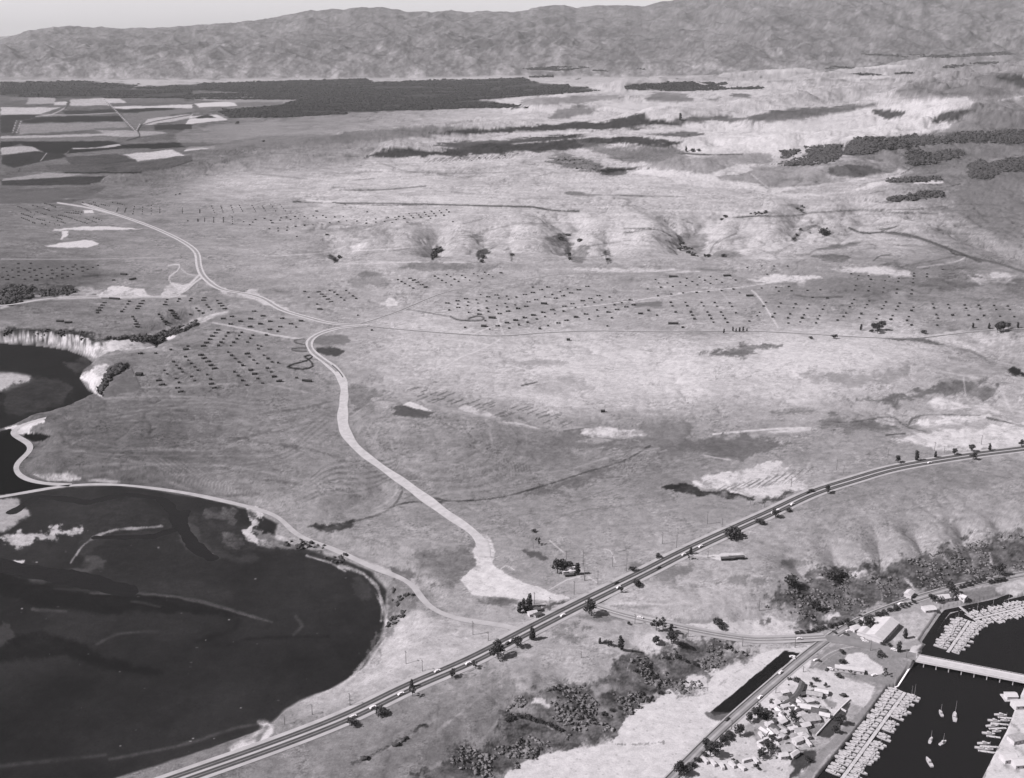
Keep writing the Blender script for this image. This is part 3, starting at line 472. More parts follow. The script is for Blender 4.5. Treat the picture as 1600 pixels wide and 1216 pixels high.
patch(232, .7, 1.4, Q1("375,560 420,520 450,505 490,500 505,530 470,590 455,655 410,600"), tex=14); patch(50, .8, 1.5, Q1("505,530 540,505 585,500 570,530 520,560 490,610 460,650 460,620 480,580"), tex=24)
patch(118, .7, .6, Q1("610,520 660,620 480,655 490,610 540,560")); line(85, 1.2, Q1("608,518 655,615"), .9)
for s in ("440,460 520,455 650,440 880,432","650,610 900,600 1100,590","480,660 700,650 1000,655","1000,350 1080,345 1400,385","640,430 800,425"): line(188, 2.5, Q1(s), .45, 1)
line(210, 2, Q1("985,310 1100,330 1290,370 1400,385"), .8)
line(40, 2.0, Q1("1330,515 1360,500 1420,485 1450,460 1410,465 1430,480 1450,510 1400,525 1330,515"), 1, .1); line(75, 1.3, Q1("1410,385 1365,390 1370,402 1420,412"), .9, .1); line(75, 1.3, Q1("1420,425 1350,430 1370,440 1420,442"), .9, .1)
patch(85, 1, 1, Q1("1465,430 1520,418 1570,425 1590,445 1550,465 1490,455")); patch(125, 1.2, 1, Q1("1440,395 1490,370 1600,370 1600,410 1500,412"), .8)
line(205, 1.6, Q1("780,45 830,40 820,70 785,95 790,125 830,155"), .9, .2); line(210, 3, Q1("830,175 870,140 920,90 940,70"), .9, .2); line(200, 1.6, Q1("840,60 870,85 910,90"), .8, .2); patch(215, .8, .8, Q1("790,130 850,135 900,110 830,185 740,190"), .8)
patch(215, 1, .8, Q1("940,90 1000,130 1100,175 1190,150 1215,190 1300,225 1340,255 1240,232 1150,200 1050,180 960,130"), .85)
# contour-ploughed ground
for s, n in (("480,660 700,650 1000,655 1200,690 1420,650",9),("380,830 500,860 700,880 900,870 1100,850 1300,830 1500,700",10)):
    pts = Q1(s)
    for j in range(n):
        line(112 if j % 2 else 165, 1.8, [(x+j*1.5, y+j*5.2+6*math.sin(i*1.3+j*.5)) for i, (x, y) in enumerate(pts)], .38, 1.4)
for s in ("200,1000 400,975 700,960 760,1030 870,1080","100,800 250,830 330,900 640,895 900,900","700,890 1000,900 1160,830 1400,770 1560,640","150,900 260,900 420,830 480,830"): line(165, 3.0, Q1(s), .45, 1.5)
for s in ("250,830 450,825 470,835","1300,870 1450,900 1590,940","1100,850 1250,810","1230,1035 1400,1060","900,1120 1200,1100","400,900 620,910"): line(88, 4.0, Q1(s), .5, 2)
patch(112, 3, 4, Q1("120,960 150,900 250,820 330,850 260,920 270,980 500,990 700,965 780,1040 600,1050 300,1040 170,1010"), .55, 14)
patch(215, 1, 1.2, Q1("150,1005 250,1000 330,1005 370,1035 300,1045 200,1035"), .85); patch(190, 1, 1, Q1("400,1040 480,1035 560,1045 480,1052"), .8)
patch(232, .6, .6, Q1("20,800 120,775 205,755 205,770 150,790 130,810 180,825 110,825 60,820")); patch(120, 1, 2, Q1("130,810 200,790 240,830 200,850 140,850"), .6, 20); patch(40, .6, .5, Q1("115,825 180,822 240,835 200,855 150,860 110,840"))
for j in range(13):
    line(105 if j % 2 else 175, 1.5, [(470+j*1.5, 790-j*4), (520, 772-j*4.4), (570+j*2, 770-j*4.6), (610+j, 752-j*3.6), (622, 745-j*5)], .45, .8)
for j in range(14):
    line(120 if j % 2 else 168, 1.4, [(225+j*6, 712+j*1), (262+j*7, 738+j*1.5), (300+j*9, 758+j*1.6)], .45, .6)
line(90, 3.0, I("625,748 628,768 615,790 590,805 550,815 500,825"), .8, 1); line(170, 2, I("618,752 620,768 605,785 580,797"), .7, 1); patch(62, 1.5, 2, I("480,822 520,818 555,812 540,826 500,832"), .8)
# --- the hill in the middle and the pale plain
line(75, 2.2, I("600,796 640,785 690,785"), .8, 1); line(72, 2.0, Q2("440,1120 520,1135 700,1125 860,1090 1040,1035 1180,990 1300,955 1380,915 1440,880"), .85, .8); patch(100, 3, 3, Q2("880,1090 1050,1040 1200,990 1300,970 1250,1010 1100,1070 900,1110"), .6, 10)
patch(100, 1, 1.5, Q2("260,700 290,695 330,700 400,715 450,735 380,748 280,742 255,725")); patch(232, .6, .6, Q2("290,690 330,675 380,690 425,715 380,712 320,702"))
patch(205, 1, 1, Q2("550,705 640,700 720,745 640,740"), .8); line(215, 2.2, Q2("760,770 850,780 940,805"), .8); patch(112, 2, 2.5, Q2("40,600 160,620 250,640 200,660 60,740 50,680"), .6, 20); line(180, 2, Q2("60,740 130,690 250,625"), .6)
rr = random.Random(4)
for k in range(46):
    x = 320+k*16+rr.uniform(-8, 8); y = 630+(x-320)*0.17+rr.uniform(-22, 30); dx = rr.uniform(18, 60)
    line(92, 1.4, Q2("%f,%f %f,%f" % (x, y+dx*.25, x+dx, y-dx*.12)), .6, .3, curve=False)
for k in range(90):
    x = rr.uniform(560, 1480); y = rr.uniform(530, 650); dx = rr.uniform(2, 7)*(1 if rr.random() < .6 else -.5)
    line(148, .9, [(x, y), (x+dx, y+rr.uniform(1, 4))], .5, .1, curve=False)
for k in range(120):
    x = rr.uniform(590, 1000); y = rr.uniform(655, 790); dx = rr.uniform(4, 14)
    line(100, 1.3, [(x, y), (x+dx, y-dx*rr.uniform(.2, .5))], .45, .6, curve=False)
for k in range(90):
    x = rr.uniform(930, 1100); y = rr.uniform(680, 740); dx = rr.uniform(4, 20)
    line(rr.choice([105, 180]), 1.3, [(x, y), (x+dx, y-dx*rr.uniform(.05, .4))], .4, .6, curve=False)
patch(222, 1, 1.4, Q2("1120,800 1200,790 1280,800 1380,805 1430,835 1300,840 1160,838"), .9, 14); patch(225, .8, .8, Q2("1090,858 1160,845 1250,850 1260,860 1180,868")); patch(112, 1.5, 2, Q2("1030,810 1120,810 1140,840 1260,848 1290,870 1380,850 1400,880 1100,885 1000,850"), .5)
patch(128, 2.5, 3, Q2("760,790 980,800 1100,885 1000,940 860,930 760,870"), .45, 14); patch(122, 3, 3, Q2("1440,770 1600,760 1600,930 1450,880 1380,830"), .55)
for j in range(9): line(100, 1.2, Q2("%d,%d %d,%d %d,%d" % (760+j*15, 940+j*4, 775+j*14, 980+j*3, 770+j*16, 1020-j*2)), .5, 1)
line(85, 1.5, Q2("1040,810 1160,795"), .7); line(80, 1.2, Q2("1200,1030 1310,1022"), .7); patch(60, .7, 1, Q2("1500,1070 1560,1055 1600,1052 1600,1065 1545,1080"))
line(210, 1.6, Q2("1280,405 1400,440 1540,470"), .6); patch(225, 1, 1, Q2("1175,450 1205,412 1225,420 1205,450"), .6); patch(214, 2, 1, Q2("1220,450 1400,445 1600,475 1600,500 1400,470 1220,475"), .7)
patch(165, 2.5, 1.2, Q2("0,350 60,345 300,350 600,400 700,412 560,400 300,375"), .4); patch(140, 2, 3, Q2("800,490 900,480 1050,490 1020,505 860,510"), .5); patch(150, 5, 4, Q2("900,590 1100,560 1140,620 1000,650 900,630"), .5)
line(70, 1.8, Q2("845,600 915,585"), .9, .3); patch(130, 2, 2, Q2("780,540 840,515 850,530"), .6)
patch(122, 1.5, 3, Q2("290,45 400,25 600,35 780,48 600,60 420,70 300,60"), .7, 14); patch(132, 2, 3, Q2("90,100 200,80 260,110 200,140 60,130"), .6, 14); patch(225, .8, 1, Q2("195,215 230,198 275,215 240,235")); patch(220, 1, 1, Q2("130,130 200,145 180,155"), .7)
line(200, 1.6, Q2("0,45 90,25 280,28"), .6); line(90, 1.6, Q2("300,245 420,265 510,280"), .6, .2); line(70, 2.0, Q2("515,280 545,295 600,300 660,298 668,285 640,278 600,290"), .8, .1)
for s in ("620,362 700,330 760,310","560,355 625,330","735,290 762,368","1030,300 1035,330","600,385 625,400 628,415","400,375 560,390 700,412","480,520 560,470 640,440 740,390"): line(215, 1.5, Q2(s), .7, .2)
patch(118, 1, 1, Q2("1360,225 1450,215 1500,215 1470,235 1380,238"), .8); line(215, 1.0, Q2("1000,250 1300,215 1590,175"), .8, .1); line(215, 1.0, Q3("0,172 250,150 450,120"), .9, .1)
line(222, 1.6, Q3("340,160 380,200 460,330"), .9, .1); line(205, .9, Q3("190,160 240,210"), .7, .1); line(205, .9, Q3("200,80 240,100 300,150"), .4, .1)
patch(232, 1, 2, Q3("320,110 450,90 600,95 670,100 640,115 500,118 400,125")); patch(220, 1.2, 2, Q3("700,50 900,50 1050,80 1040,95 800,80"), .8); patch(215, 1, 1, Q3("560,120 600,115 590,150 570,145"), .8)
patch(132, 3, 3, Q3("450,170 640,110 820,95 1040,100 1040,160 800,185 600,195"), .6, 6); patch(118, 2, 3, Q3("1130,120 1300,100 1320,140 1180,160"), .5); patch(112, 2, 2, Q3("1230,140 1380,130 1340,155 1200,158"), .7); patch(112, 3, 3, Q3("1440,120 1600,110 1600,200 1520,150"), .6)
patch(212, 2, 3, Q3("1380,90 1480,80 1560,90 1540,125 1420,115"), .8); line(205, 1.5, Q3("1340,90 1400,130"), .7); line(100, 1.6, Q3("530,180 620,192 760,190"), .8); line(95, 1.6, Q3("60,60 270,70"), .4)
patch(105, 1, 2.5, Q3("90,460 210,440 250,420 330,405 450,405 450,425 380,435 350,460 230,465"), .75, 20)
patch(98, 1, 1.5, Q3("930,385 1060,380 1180,390 1220,410 1100,400"), .8, 20); patch(110, 1, 1, Q3("1220,350 1260,340 1320,338"), .7); patch(218, 2, 2, Q3("1190,380 1300,350 1600,345 1600,400 1440,440 1290,430"), .5)
line(110, 3.2, Q3("1280,430 1350,440 1420,475"), .6, 1); line(115, 3, Q3("1250,470 1330,488"), .6, 1); line(205, 2.6, Q3("1180,530 1400,570 1480,610 1540,720"), .5); patch(58, 1, 1.5, Q3("1520,530 1550,515 1600,530 1600,555 1560,548"))
patch(140, 4, 3, Q3("560,545 700,535 900,550 1060,500 1090,530 1050,560 880,600 700,590"), .6); 
patch(96, 2, 3, Q3("770,665 900,650 1060,640 1180,600 1300,570 1420,590 1480,640 1440,680 1330,640 1220,650 1100,650 1000,690 900,675"), .65, 10); line(200, 2, Q3("1320,560 1330,650"), .6, .3); line(195, 2.5, Q3("1490,600 1530,690 1550,730"), .6, .3)
for s in ("1150,680 1200,660 1330,690 1350,700 1250,712","1365,695 1430,690 1500,720 1450,730","1090,780 1200,750 1340,738 1430,750 1300,775 1120,790","890,765 940,748 1000,760 1010,785 940,785","980,850 1150,820 1400,800 1600,770 1600,880 1400,900 1200,900 1100,870"): patch(228, 1.5, 2, Q3(s), .85, 8)
line(78, 2.2, Q3("680,765 800,770 980,745 1050,790 1150,815"), .6, 1); line(80, 2.6, Q3("1430,750 1540,775 1600,790"), .8, 1); line(90, 2, Q3("1060,790 1120,740 1400,738"), .7, 1); line(84, 2, Q3("960,830 1050,822"), .8); patch(110, 2, 3, Q3("640,760 760,745 1040,800 860,810 700,800"), .6, 14)
line(222, 2.2, Q3("160,825 420,803 590,795"), .9, .2); patch(212, 1, .6, Q3("420,810 610,795 620,810 440,822"), .7); patch(108, 2, 3, Q3("0,860 140,840 330,830 480,860 420,900 240,945 120,915 0,880"), .7, 5); line(212, 1.6, Q3("120,925 240,945"), .6); patch(120, 2, 3, Q3("450,720 560,708 660,715 480,735"), .7)
patch(228, .9, 2, Q3("60,1050 250,1000 460,960 580,1040 590,1070 460,1120 360,1115 200,1085"), tex=12)
for k in range(26):
    x = 160+k*15; line(120, 1.0, Q3("%d,%d %d,%d" % (x, 1100-k*2, x+60+(k*31 % 50), 1060-k*3.2)), .6, .4, curve=False)
patch(62, .6, 1.2, Q3("0,1060 60,1062 140,1090 250,1095 360,1125 300,1130 130,1110 0,1095"), .9, 20); patch(78, 1, 1.5, Q3("370,1140 480,1110 520,1085 530,1100 460,1135"), .8, 20)
patch(152, 4, 4, Q3("0,1110 330,1130 380,1160 250,1215 0,1215"), .7)
patch(130, 6, 8, Q3("560,1150 700,1060 900,1000 1200,960 1600,920 1600,1000 1300,1100 900,1100 700,1215"), .35, 10)
for j in range(7):   # old plough lines ringing the low hill
    r = 62+j*13; line([108, 178][j % 2], 1.4, [(690+r*1.05*math.cos(a*.3), 690+r*.52*math.sin(a*.3)+3*math.sin(a*2.1+j)) for a in range(-2, 14)], .42, 1.2)
for s, L in (("560,640 600,625 650,640 700,665 745,690 770,715",110),("545,690 580,720 640,745 700,752 760,742",104),("760,700 830,690 900,700 960,690",112),("780,660 860,672 930,668 1000,690",178),("560,600 620,612 700,640 780,655",180),("800,740 880,735 960,712 1030,700",176),("640,790 700,770 780,760 860,730",172),("1100,790 1200,800 1290,790 1400,760",128),("1240,830 1340,810 1460,790 1600,770",130),("1180,880 1280,860 1400,820",180),("960,870 1040,840 1140,850 1240,870",178),("850,820 900,800 980,790 1060,780",118),("420,600 500,620 560,650 590,700",176),("260,640 360,650 460,640 540,622",106),("100,690 200,672 330,680 460,700",104),("130,745 260,725 400,735 520,770",172),("600,880 660,860 720,850 750,862",180),("560,840 600,850 640,880",112),("700,1100 800,1060 900,1050 1000,1040",178),("560,1180 660,1130 760,1110",176)):
    line(L, 2.2, I(s), .5, 1.3)
# --- between the highway and the bay
patch(222, .9, .75, B2("550,310 600,270 630,230 690,230 740,270 860,330 950,360 1050,395 1000,405 920,400 800,395 700,385 620,380"), tex=5); patch(228, .8, .8, B2("625,110 690,110 700,240 630,250")); line(218, 5, B2("100,225 230,270 330,310 360,350"), .5)
patch(120, 3, 5, B2("230,340 290,310 340,340 360,400 300,450 240,420"), .6, 22); patch(150, 2, 3, B2("400,370 500,340 560,390 700,430 600,480 460,450"), .4, 20); patch(190, 4, 4, B2("240,500 420,480 600,520 780,550 300,780 100,800"), .6, 10)
patch(86, 1.5, 2, I("605,888 640,892 655,902 630,905"), .6); patch(110, 3, 4, B2("380,180 520,170 620,150 610,260 520,330 400,320 370,260"), .45, 24)
patch(82, 1, 1.2, B2("835,175 900,180 955,215 930,222 870,200"), .7); patch(95, 1.5, 2, B2("620,395 760,390 830,415 720,425"), .6, 20); patch(90, 1, 2, B2("925,430 1050,410 1070,405 960,450 930,445"), .8, 15); patch(220, .8, .8, B2("900,440 935,410 960,395 920,450 930,470 890,475"), .8)
for s in ("960,355 1040,310 1100,295","1130,290 1180,325","1210,170 1240,180 1260,230","960,130 1030,190","730,270 760,245 800,265"): line(215, 1.4, B2(s), .7, .2)
line(195, 1.8, B2("620,510 760,508 860,505 960,480"), .5, .3); line(205, 2.2, B2("640,1118 900,985"), 0)
for s, L in (("1170,410 1250,430 1400,470 1570,520",140),("1160,430 1400,490 1570,560",140),("1170,400 1195,430 1300,415 1500,425",205),("1090,430 1200,450",210)): line(L, 2.2, B2(s), .6, .4)
patch(112, 1.5, 2, B2("1070,480 1180,470 1300,490 1200,500"), .5, 10); patch(105, 2, 5, B2("960,560 1060,500 1100,520 1060,570 1140,580 1000,590"), .5, 30); patch(205, 3, 4, B2("1200,590 1400,570 1570,590 1570,620 1400,640 1330,660 1250,690 1240,640"), .7)
patch(118, 2, 2, B2("1260,430 1450,430 1400,445"), .6); patch(120, 4, 6, B2("1340,240 1570,230 1570,330 1360,300"), .6, 5)
# field tone and streaks below the highway
patch(128, 12, 12, I("560,1140 700,1070 800,1060 850,1100 700,1160 600,1216 500,1216"), .5, 14)
for s in ("0,990 250,870 500,760 700,660","450,1000 700,800 850,680","350,1200 600,1080 720,960 760,880","130,1140 350,1000 420,960","1030,790 1100,850 1190,940"): line(182, 3.0, B2(s), .5, 2)
line(78, 3.2, B2("60,1150 190,1090 260,1050 330,1010"), .7, 2.5); patch(70, .8, 2, B2("345,985 390,970 405,980 360,1000"), .8, 20)
patch(100, 3, 5, B2("640,1100 760,920 790,860 860,830 960,800 1020,790 1060,800 1200,760 1290,690 1400,640 1570,620 1570,840 1440,860 1290,960 1240,1050 1000,1090 860,1140 790,1190 700,1215 350,1215 420,1160 560,1060"), .8, 48)
patch(232, .8, 1.5, B2("880,860 910,850 950,880 900,880"), .8); line(215, 2.5, B2("1030,790 1100,860 1190,945"), .7, .6); line(220, 2.4, B2("620,1100 650,1150 680,1200"), .8, .8)
patch(205, 1, 3, B2("970,965 1010,975 1000,1005"), .7); patch(205, 1, 3, B2("830,1090 900,1080 880,1110 840,1110"), .7); patch(200, 1.2, 3, B2("1150,800 1250,790 1230,830 1160,830"), .5); patch(225, .8, 1, B2("1490,815 1560,800 1565,830 1500,825"))
# --- harbour flat
patch(226, .8, 1.2, B2("790,1190 860,1140 1000,1095 1240,1055 1290,960 1440,865 1578,825 1578,1300 760,1300"), tex=7)
patch(226, .8, 1.2, B3("0,840 80,790 160,720 250,700 330,660 480,625 640,600 690,590 0,1300"), tex=7)
patch(108, 3, 5, B3("0,600 100,585 200,590 290,640 330,640 330,650 240,700 160,720 140,780 60,830 0,830"), .8, 50); patch(222, 1, 2, B3("30,770 90,750 135,775 120,800 40,800"), .9); patch(115, 1.2, 3, B3("0,640 60,650 90,720 0,740"), .5, 30)
line(96, 2.2, B2("1270,1060 1400,1060 1480,1050"), .7, 3); line(120, 1.6, B3("0,830 120,835 250,740 330,700"), .5, 2)
patch(52, .5, .2, B3("485,633 555,645 550,655 520,672 240,915 165,930 145,915"), tex=3); patch(95, .8, 1, B3("120,925 160,912 240,918 200,955 140,945"), .8, 8)
patch(98, 3, 6, B3("370,430 480,400 500,330 620,290 700,260 860,240 900,270 1000,230 1250,160 1400,120 1570,95 1800,60 1800,250 1500,290 1250,350 1000,400 860,460 720,530 620,545 560,510 470,440"), .85, 40)
for s in ("880,290 915,310 925,360 930,400","910,290 905,330","1420,185 1430,240","1030,300 1060,330 1090,370","835,400 850,425","600,450 605,530","1340,220 1350,260","1180,170 1260,260","1240,130 1280,190"): line(215, 2.0, B3(s), .8, 1.5)
patch(225, 1, 2.5, B3("770,295 790,270 860,280 900,310 820,305"), .9); patch(232, 1, 2.5, B3("640,470 680,430 720,460 700,500 660,490"), .9); patch(205, 1.5, 3, B3("460,430 520,415 560,460 500,450"), .7); patch(225, 1, 2, B3("780,370 800,385 790,400"), .8)
patch(234, .8, 1.2, B3("0,520 120,510 360,490 400,470 480,500 550,510 570,545 540,570 300,580 180,575 60,555 0,545"), tex=6); patch(90, 1, 2, B3("370,490 400,480 410,510 380,515"), .7)
patch(118, 2, 4, B3("0,490 70,488 130,500 60,510"), .6); patch(190, 5, 6, B3("0,400 200,380 330,430 360,480 100,500 0,470"), .4); patch(118, 2, 3, B3("430,240 500,215 600,225 600,250 470,250"), .7, 5); patch(118, 2, 3, B3("220,300 300,290 290,330 220,330"), .6); patch(120, 2, 3, B3("330,310 400,300 410,320 350,330"), .6)
patch(232, .6, .4, B3("130,200 220,188 300,185 306,200 290,215 200,220 160,212")); line(205, 1.6, B3("50,195 140,203"), .8, .2); line(160, 1.5, B3("200,200 260,198"), .6, .1)
patch(166, .8, .5, B3("700,535 860,480 960,440 1250,390 1300,460 1180,560 1080,650 800,590 740,580"), tex=6); patch(140, 1, 1, B3("740,560 850,490 900,520 870,600 800,590"), .8, 10); patch(205, 2, 3, B3("980,500 1180,430 1220,470 1080,610 980,590"), .6)
patch(236, .6, .3, B3("1040,650 1070,615 1140,600 1125,645 1085,665")); patch(150, 1, .6, B3("600,690 720,600 980,655 1085,690 990,810 760,740 590,715"), tex=6)
patch(236, .5, .2, B3("752,680 770,652 830,640 865,655 870,670 930,705 942,735 900,748 745,710")); for_l = [line(205, 1.2, B3("620,700 680,650 740,625 800,615"), .7, .1), line(188, 1.0, B3("640,705 700,655 750,635"), .6, .1)]
patch(208, 1, 1.5, B3("580,715 740,745 860,790 890,820 860,900 790,880 640,980 560,1060 500,1216 0,1216 240,960 450,790"), .9, 12); patch(225, 1.5, 1.5, B3("500,760 620,740 700,780 560,830"), .6)
line(150, 3.0, B3("740,745 830,765 900,795 905,820 850,900"), .8, .2)
patch(152, .5, .3, B3("905,830 940,815 930,850 640,1160 610,1216 560,1216 640,1100 790,950 850,890"), tex=4); patch(88, .5, .5, B3("740,900 790,870 790,890 730,1000 680,1035 625,1020 700,940"), tex=6); patch(80, 1, 1, B3("540,1100 590,1085 630,1110 560,1190 490,1216 520,1150"), .9, 10)
patch(105, .6, .4, B3("360,990 380,980 470,1005 480,1020 460,1028 370,1000")); line(160, .9, B3("360,990 380,980 470,1005 480,1020 460,1028 370,1000 360,990"), .8, .1, curve=False); patch(158, 2, 2, B3("310,960 450,950 540,1000 480,1060 350,1040 280,980"), .8, 6); patch(120, 1, 2, B3("540,960 640,930 660,990 560,1020"), .8, 16); patch(116, 1, 1.5, B3("470,1070 520,1060 540,1100 480,1130"), .8, 10)
patch(120, 2.5, 2, B3("640,860 700,850 720,890 660,890"), .7); patch(205, .8, .8, B3("0,1300 160,1150 430,1130 540,1170 500,1216 480,1300"), .9, 8)
rr2 = random.Random(8)
for k in range(110):
    x = rr2.uniform(180, 620); y = rr2.uniform(760, 1190); r = rr2.uniform(1, 2.6)
    if (x-180)*0.9 > 1150-y-60: line(rr2.choice([90, 110, 240]), r, B3("%f,%f %f,%f" % (x, y, x+rr2.uniform(2, 8), y+rr2.uniform(-3, 3))), .7, .5, curve=False)
patch(132, .8, 1, B3("1280,380 1400,345 1460,350 1510,375 1400,400 1310,430"), .9, 8); patch(190, .8, 1.2, B3("1460,345 1578,310 1578,360 1500,380"), .8, 20); patch(222, 1.0, 1.0, B3("1140,450 1180,435 1160,465"), .8); patch(218, .6, .4, B3("1150,590 1170,550 1250,462 1262,465 1190,560"), .9)
# island shore on the right
patch(228, 1.2, 1.5, I("1606,1062 1590,1092 1573,1140 1554,1176 1536,1218 1500,1340 1800,1400 1800,1060"), tex=14)
for s in ("1580,1130 1592,1140","1585,1165 1600,1180","1570,1195 1590,1205"): line(120, 6, I(s), .6, 2)
# --- mud, marsh and channels of the two bays
def mudpatch(level, soft, rough, pts, alpha=1.0, tex=0): patch(level, soft, rough, pts, alpha, tex)
inside = (dm < 4) & (GY < 5000)
mud = 42 + 24*fbm(GX, GY, 170, 5, 71, .6) + 6*med2 + 5*hi2 + 6*spk + 5*ang
LV = np.where(inside, np.minimum(LV, 300)*sstep(-1, 4, dm+3*fine) + mud*(1-sstep(-1, 4, dm+3*fine)), LV)
inu = (du < 3) | (dd < 2); LV = np.where(inu, 29+6*med2+4*hi2+5*spk, LV)
patch(190, 4, .7, Q1("-40,540 80,540 140,560 150,575 100,600 30,625 -40,630"), tex=6); patch(62, 1.5, 2, Q1("20,640 60,600 160,570 260,570 300,600 340,640 300,680 100,740 20,700"), .8, 8); patch(92, 1.5, 3, Q1("300,490 400,480 430,510 350,540"), .6, 14)
line(62, 2, Q1("280,580 330,650 340,680"), .5, 1)
patch(56, 3, 2, B1("830,60 860,100 900,140 970,180 1100,190 1250,180 1400,190 1480,220 1578,275 1578,250 1400,170 1250,140 1130,60 1000,30 880,10"), .75, 14)
patch(58, 3, 2, B1("830,70 900,110 920,150 990,185 960,200 860,180 810,130"), .7, 6); patch(54, 3, 2, B1("340,30 480,-40 640,-60 740,20 790,70 700,95 560,100 460,140 400,190 340,180 390,110 300,100"), .8, 10); patch(68, 3, 1.5, B1("400,200 460,205 480,230 460,265 380,285 300,290 200,325 100,300 20,275 60,270 180,300 300,265 380,250"), .8, 6)
line(165, 2.4, B1("350,195 380,150 430,115 520,85 640,75 740,65"), .85, 1.2); patch(200, 2, 3.2, B1("40,130 60,100 150,90 290,75 310,60 400,85 300,105 200,120 150,150 70,155"), tex=30); patch(225, .8, .6, B1("20,232 60,222 115,220 112,235 50,245")); patch(200, 1, 3, B1("80,265 120,285 180,275 230,265 200,290 120,295"), .6, 40)
patch(175, 3, 1.5, B1("-30,-40 60,-60 120,-10 130,20 60,60 20,80 -30,85"), tex=8); patch(100, 1.5, 3, B1("920,-10 1040,-10 1090,20 1060,50 1000,30 940,30"), .7, 40); patch(120, 1.2, 3, B1("1000,110 1080,105 1100,160 1020,160"), .5, 40)
patch(225, 1, 1.5, B1("1120,-20 1180,-10 1190,40 1150,80 1160,120 1240,130 1240,150 1150,145 1110,100 1140,60"), .95, 14); patch(195, 1, 2, B1("1160,90 1300,120 1400,160 1300,170 1180,140"), .5, 30); line(232, 2.6, B1("1400,200 1450,215 1510,232"), .9, .6); line(190, 2.0, B1("1510,232 1578,272"), .7, .6)
for s, L, wd in (("420,372 600,375 760,385 870,405 1000,435 1120,470 1220,497",92,2.0),("600,410 660,415 720,437",78,2.2),("150,445 300,455",74,3),("440,605 530,560 620,550 720,545",58,3),("1040,610 1140,580 1300,572 1500,570",30,3),("1090,500 1060,540 900,590",32,5),("300,620 420,690 560,720 740,735",28,5),("1350,480 1380,520 1340,560",58,3),("100,400 300,430 560,440 800,450",30,6),("500,1130 760,1080 900,1045 1060,990 1200,965",64,3.2),("0,1160 200,1140 480,1110",56,4),("1180,960 1220,960 1160,1020 1050,1080",150,4),("1230,1010 1240,985 1200,1050",228,5),("1160,1050 1060,1090",215,4),("1190,970 1230,970",225,3)):
    line(L*1.4 if L > 50 else L*.8, wd*1.2, B1(s), .8, 1.2, soft=wd*1.2+1)
for L, so, ro, s, al in [(26,3,1.5,"-40,300 240,370 560,430 900,435 1200,480 1500,570 1450,575 1000,545 700,560 400,520 200,510 150,470 -40,420",.85),(50,4,2,"200,520 420,560 700,570 620,720 440,720 350,620",.7),(54,4,2,"560,400 1100,330 1400,400 1400,470 1000,430",.7),(46,5,2,"650,100 1100,80 1300,300 600,380",.7),(22,4,2,"-40,700 400,700 600,800 1000,920 700,900 400,820 -40,860",.8),(48,4,2,"780,540 950,540 1300,580 1400,640 1100,740 850,660",.6),
 (84,1.6,1.2,"20,285 230,350 480,300 640,260 655,225 600,190 520,195 560,255 420,285 300,315 150,300",.75),(78,1.6,1.2,"1120,80 1150,10 1230,0 1250,100 1330,160 1200,160 1120,110",.75),(66,2,1.5,"1330,160 1480,185 1600,190 1600,240 1400,215 1200,180",.7),(58,1.4,1.5,"520,100 720,60 900,50 1100,10 1000,60 860,80 740,90 600,140 520,190 480,180",.8)]:
    patch(L, so, ro, G6(s), al, 4)
for L, wd, s in [(88,2.6,"560,430 900,430 1200,465 1400,515 1600,575 1700,610"),(74,3,"820,480 900,490 1000,515"),(170,2,"440,240 480,180 530,120 600,80 720,30 860,20 1000,10"),(200,1.6,"120,285 150,300 200,295 260,298 330,292"),(60,3,"340,400 560,410 800,415 900,425")]:
    line(L, wd, G6(s), .75, .8, soft=wd*.9)
patch(64, 1.5, 1.5, B1("20,500 50,520 55,580 20,610 0,600 0,500")); 
for s in ("1578,850 1500,830",): pass
line(206, 4.5, B2("0,250 60,260 120,290 175,350 190,400 205,450 215,520 190,580 140,650 60,750 -20,820"), .8, 1.6); line(228, 2, B2("165,370 195,440 190,500"), .7, 1.2); patch(64, 1.2, 1.5, B2("60,310 100,300 140,330 170,380 130,400 80,385 55,340"), .8, 6); patch(120, 3, 4, B2("215,450 240,380 270,400 250,460 225,560 130,700 220,480"), .6, 26)
rr3 = random.Random(2)
for k in range(60):
    x = rr3.uniform(20, 560); y = rr3.uniform(850, 1180); line(rr3.choice([90, 110, 200]), rr3.uniform(.7, 1.3), [(x, y), (x+rr3.uniform(0, 3), y)], .8, .1, curve=False) if (x < 560-abs(y-950)*.3) else None
# --- mountains: pale bare spurs over grey brush; haze paleness is put into the cover
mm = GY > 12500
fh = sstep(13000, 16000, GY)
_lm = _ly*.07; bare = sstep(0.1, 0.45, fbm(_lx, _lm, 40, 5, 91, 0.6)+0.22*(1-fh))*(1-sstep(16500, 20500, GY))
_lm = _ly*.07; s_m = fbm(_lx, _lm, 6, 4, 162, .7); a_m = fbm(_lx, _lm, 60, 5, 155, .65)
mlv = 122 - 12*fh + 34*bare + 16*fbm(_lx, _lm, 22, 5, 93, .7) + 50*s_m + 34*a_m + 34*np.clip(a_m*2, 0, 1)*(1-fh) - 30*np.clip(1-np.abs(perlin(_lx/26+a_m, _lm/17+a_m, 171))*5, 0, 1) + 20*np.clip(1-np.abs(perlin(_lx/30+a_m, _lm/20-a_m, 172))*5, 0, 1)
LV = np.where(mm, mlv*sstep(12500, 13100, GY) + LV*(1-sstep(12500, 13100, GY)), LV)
LV = np.where(LV > 195, 195+(LV-195)*(.68-.3*sstep(4500, 7500, GY)), LV); LV = np.where((dm > 4) & (dw > 3) & (dh > 4), LV - 26*np.clip(CREASE, 0, 1)*(GY < 12500) + 10*np.clip(_c1*.5, -1, 0.2)*(GY < 5000), LV)
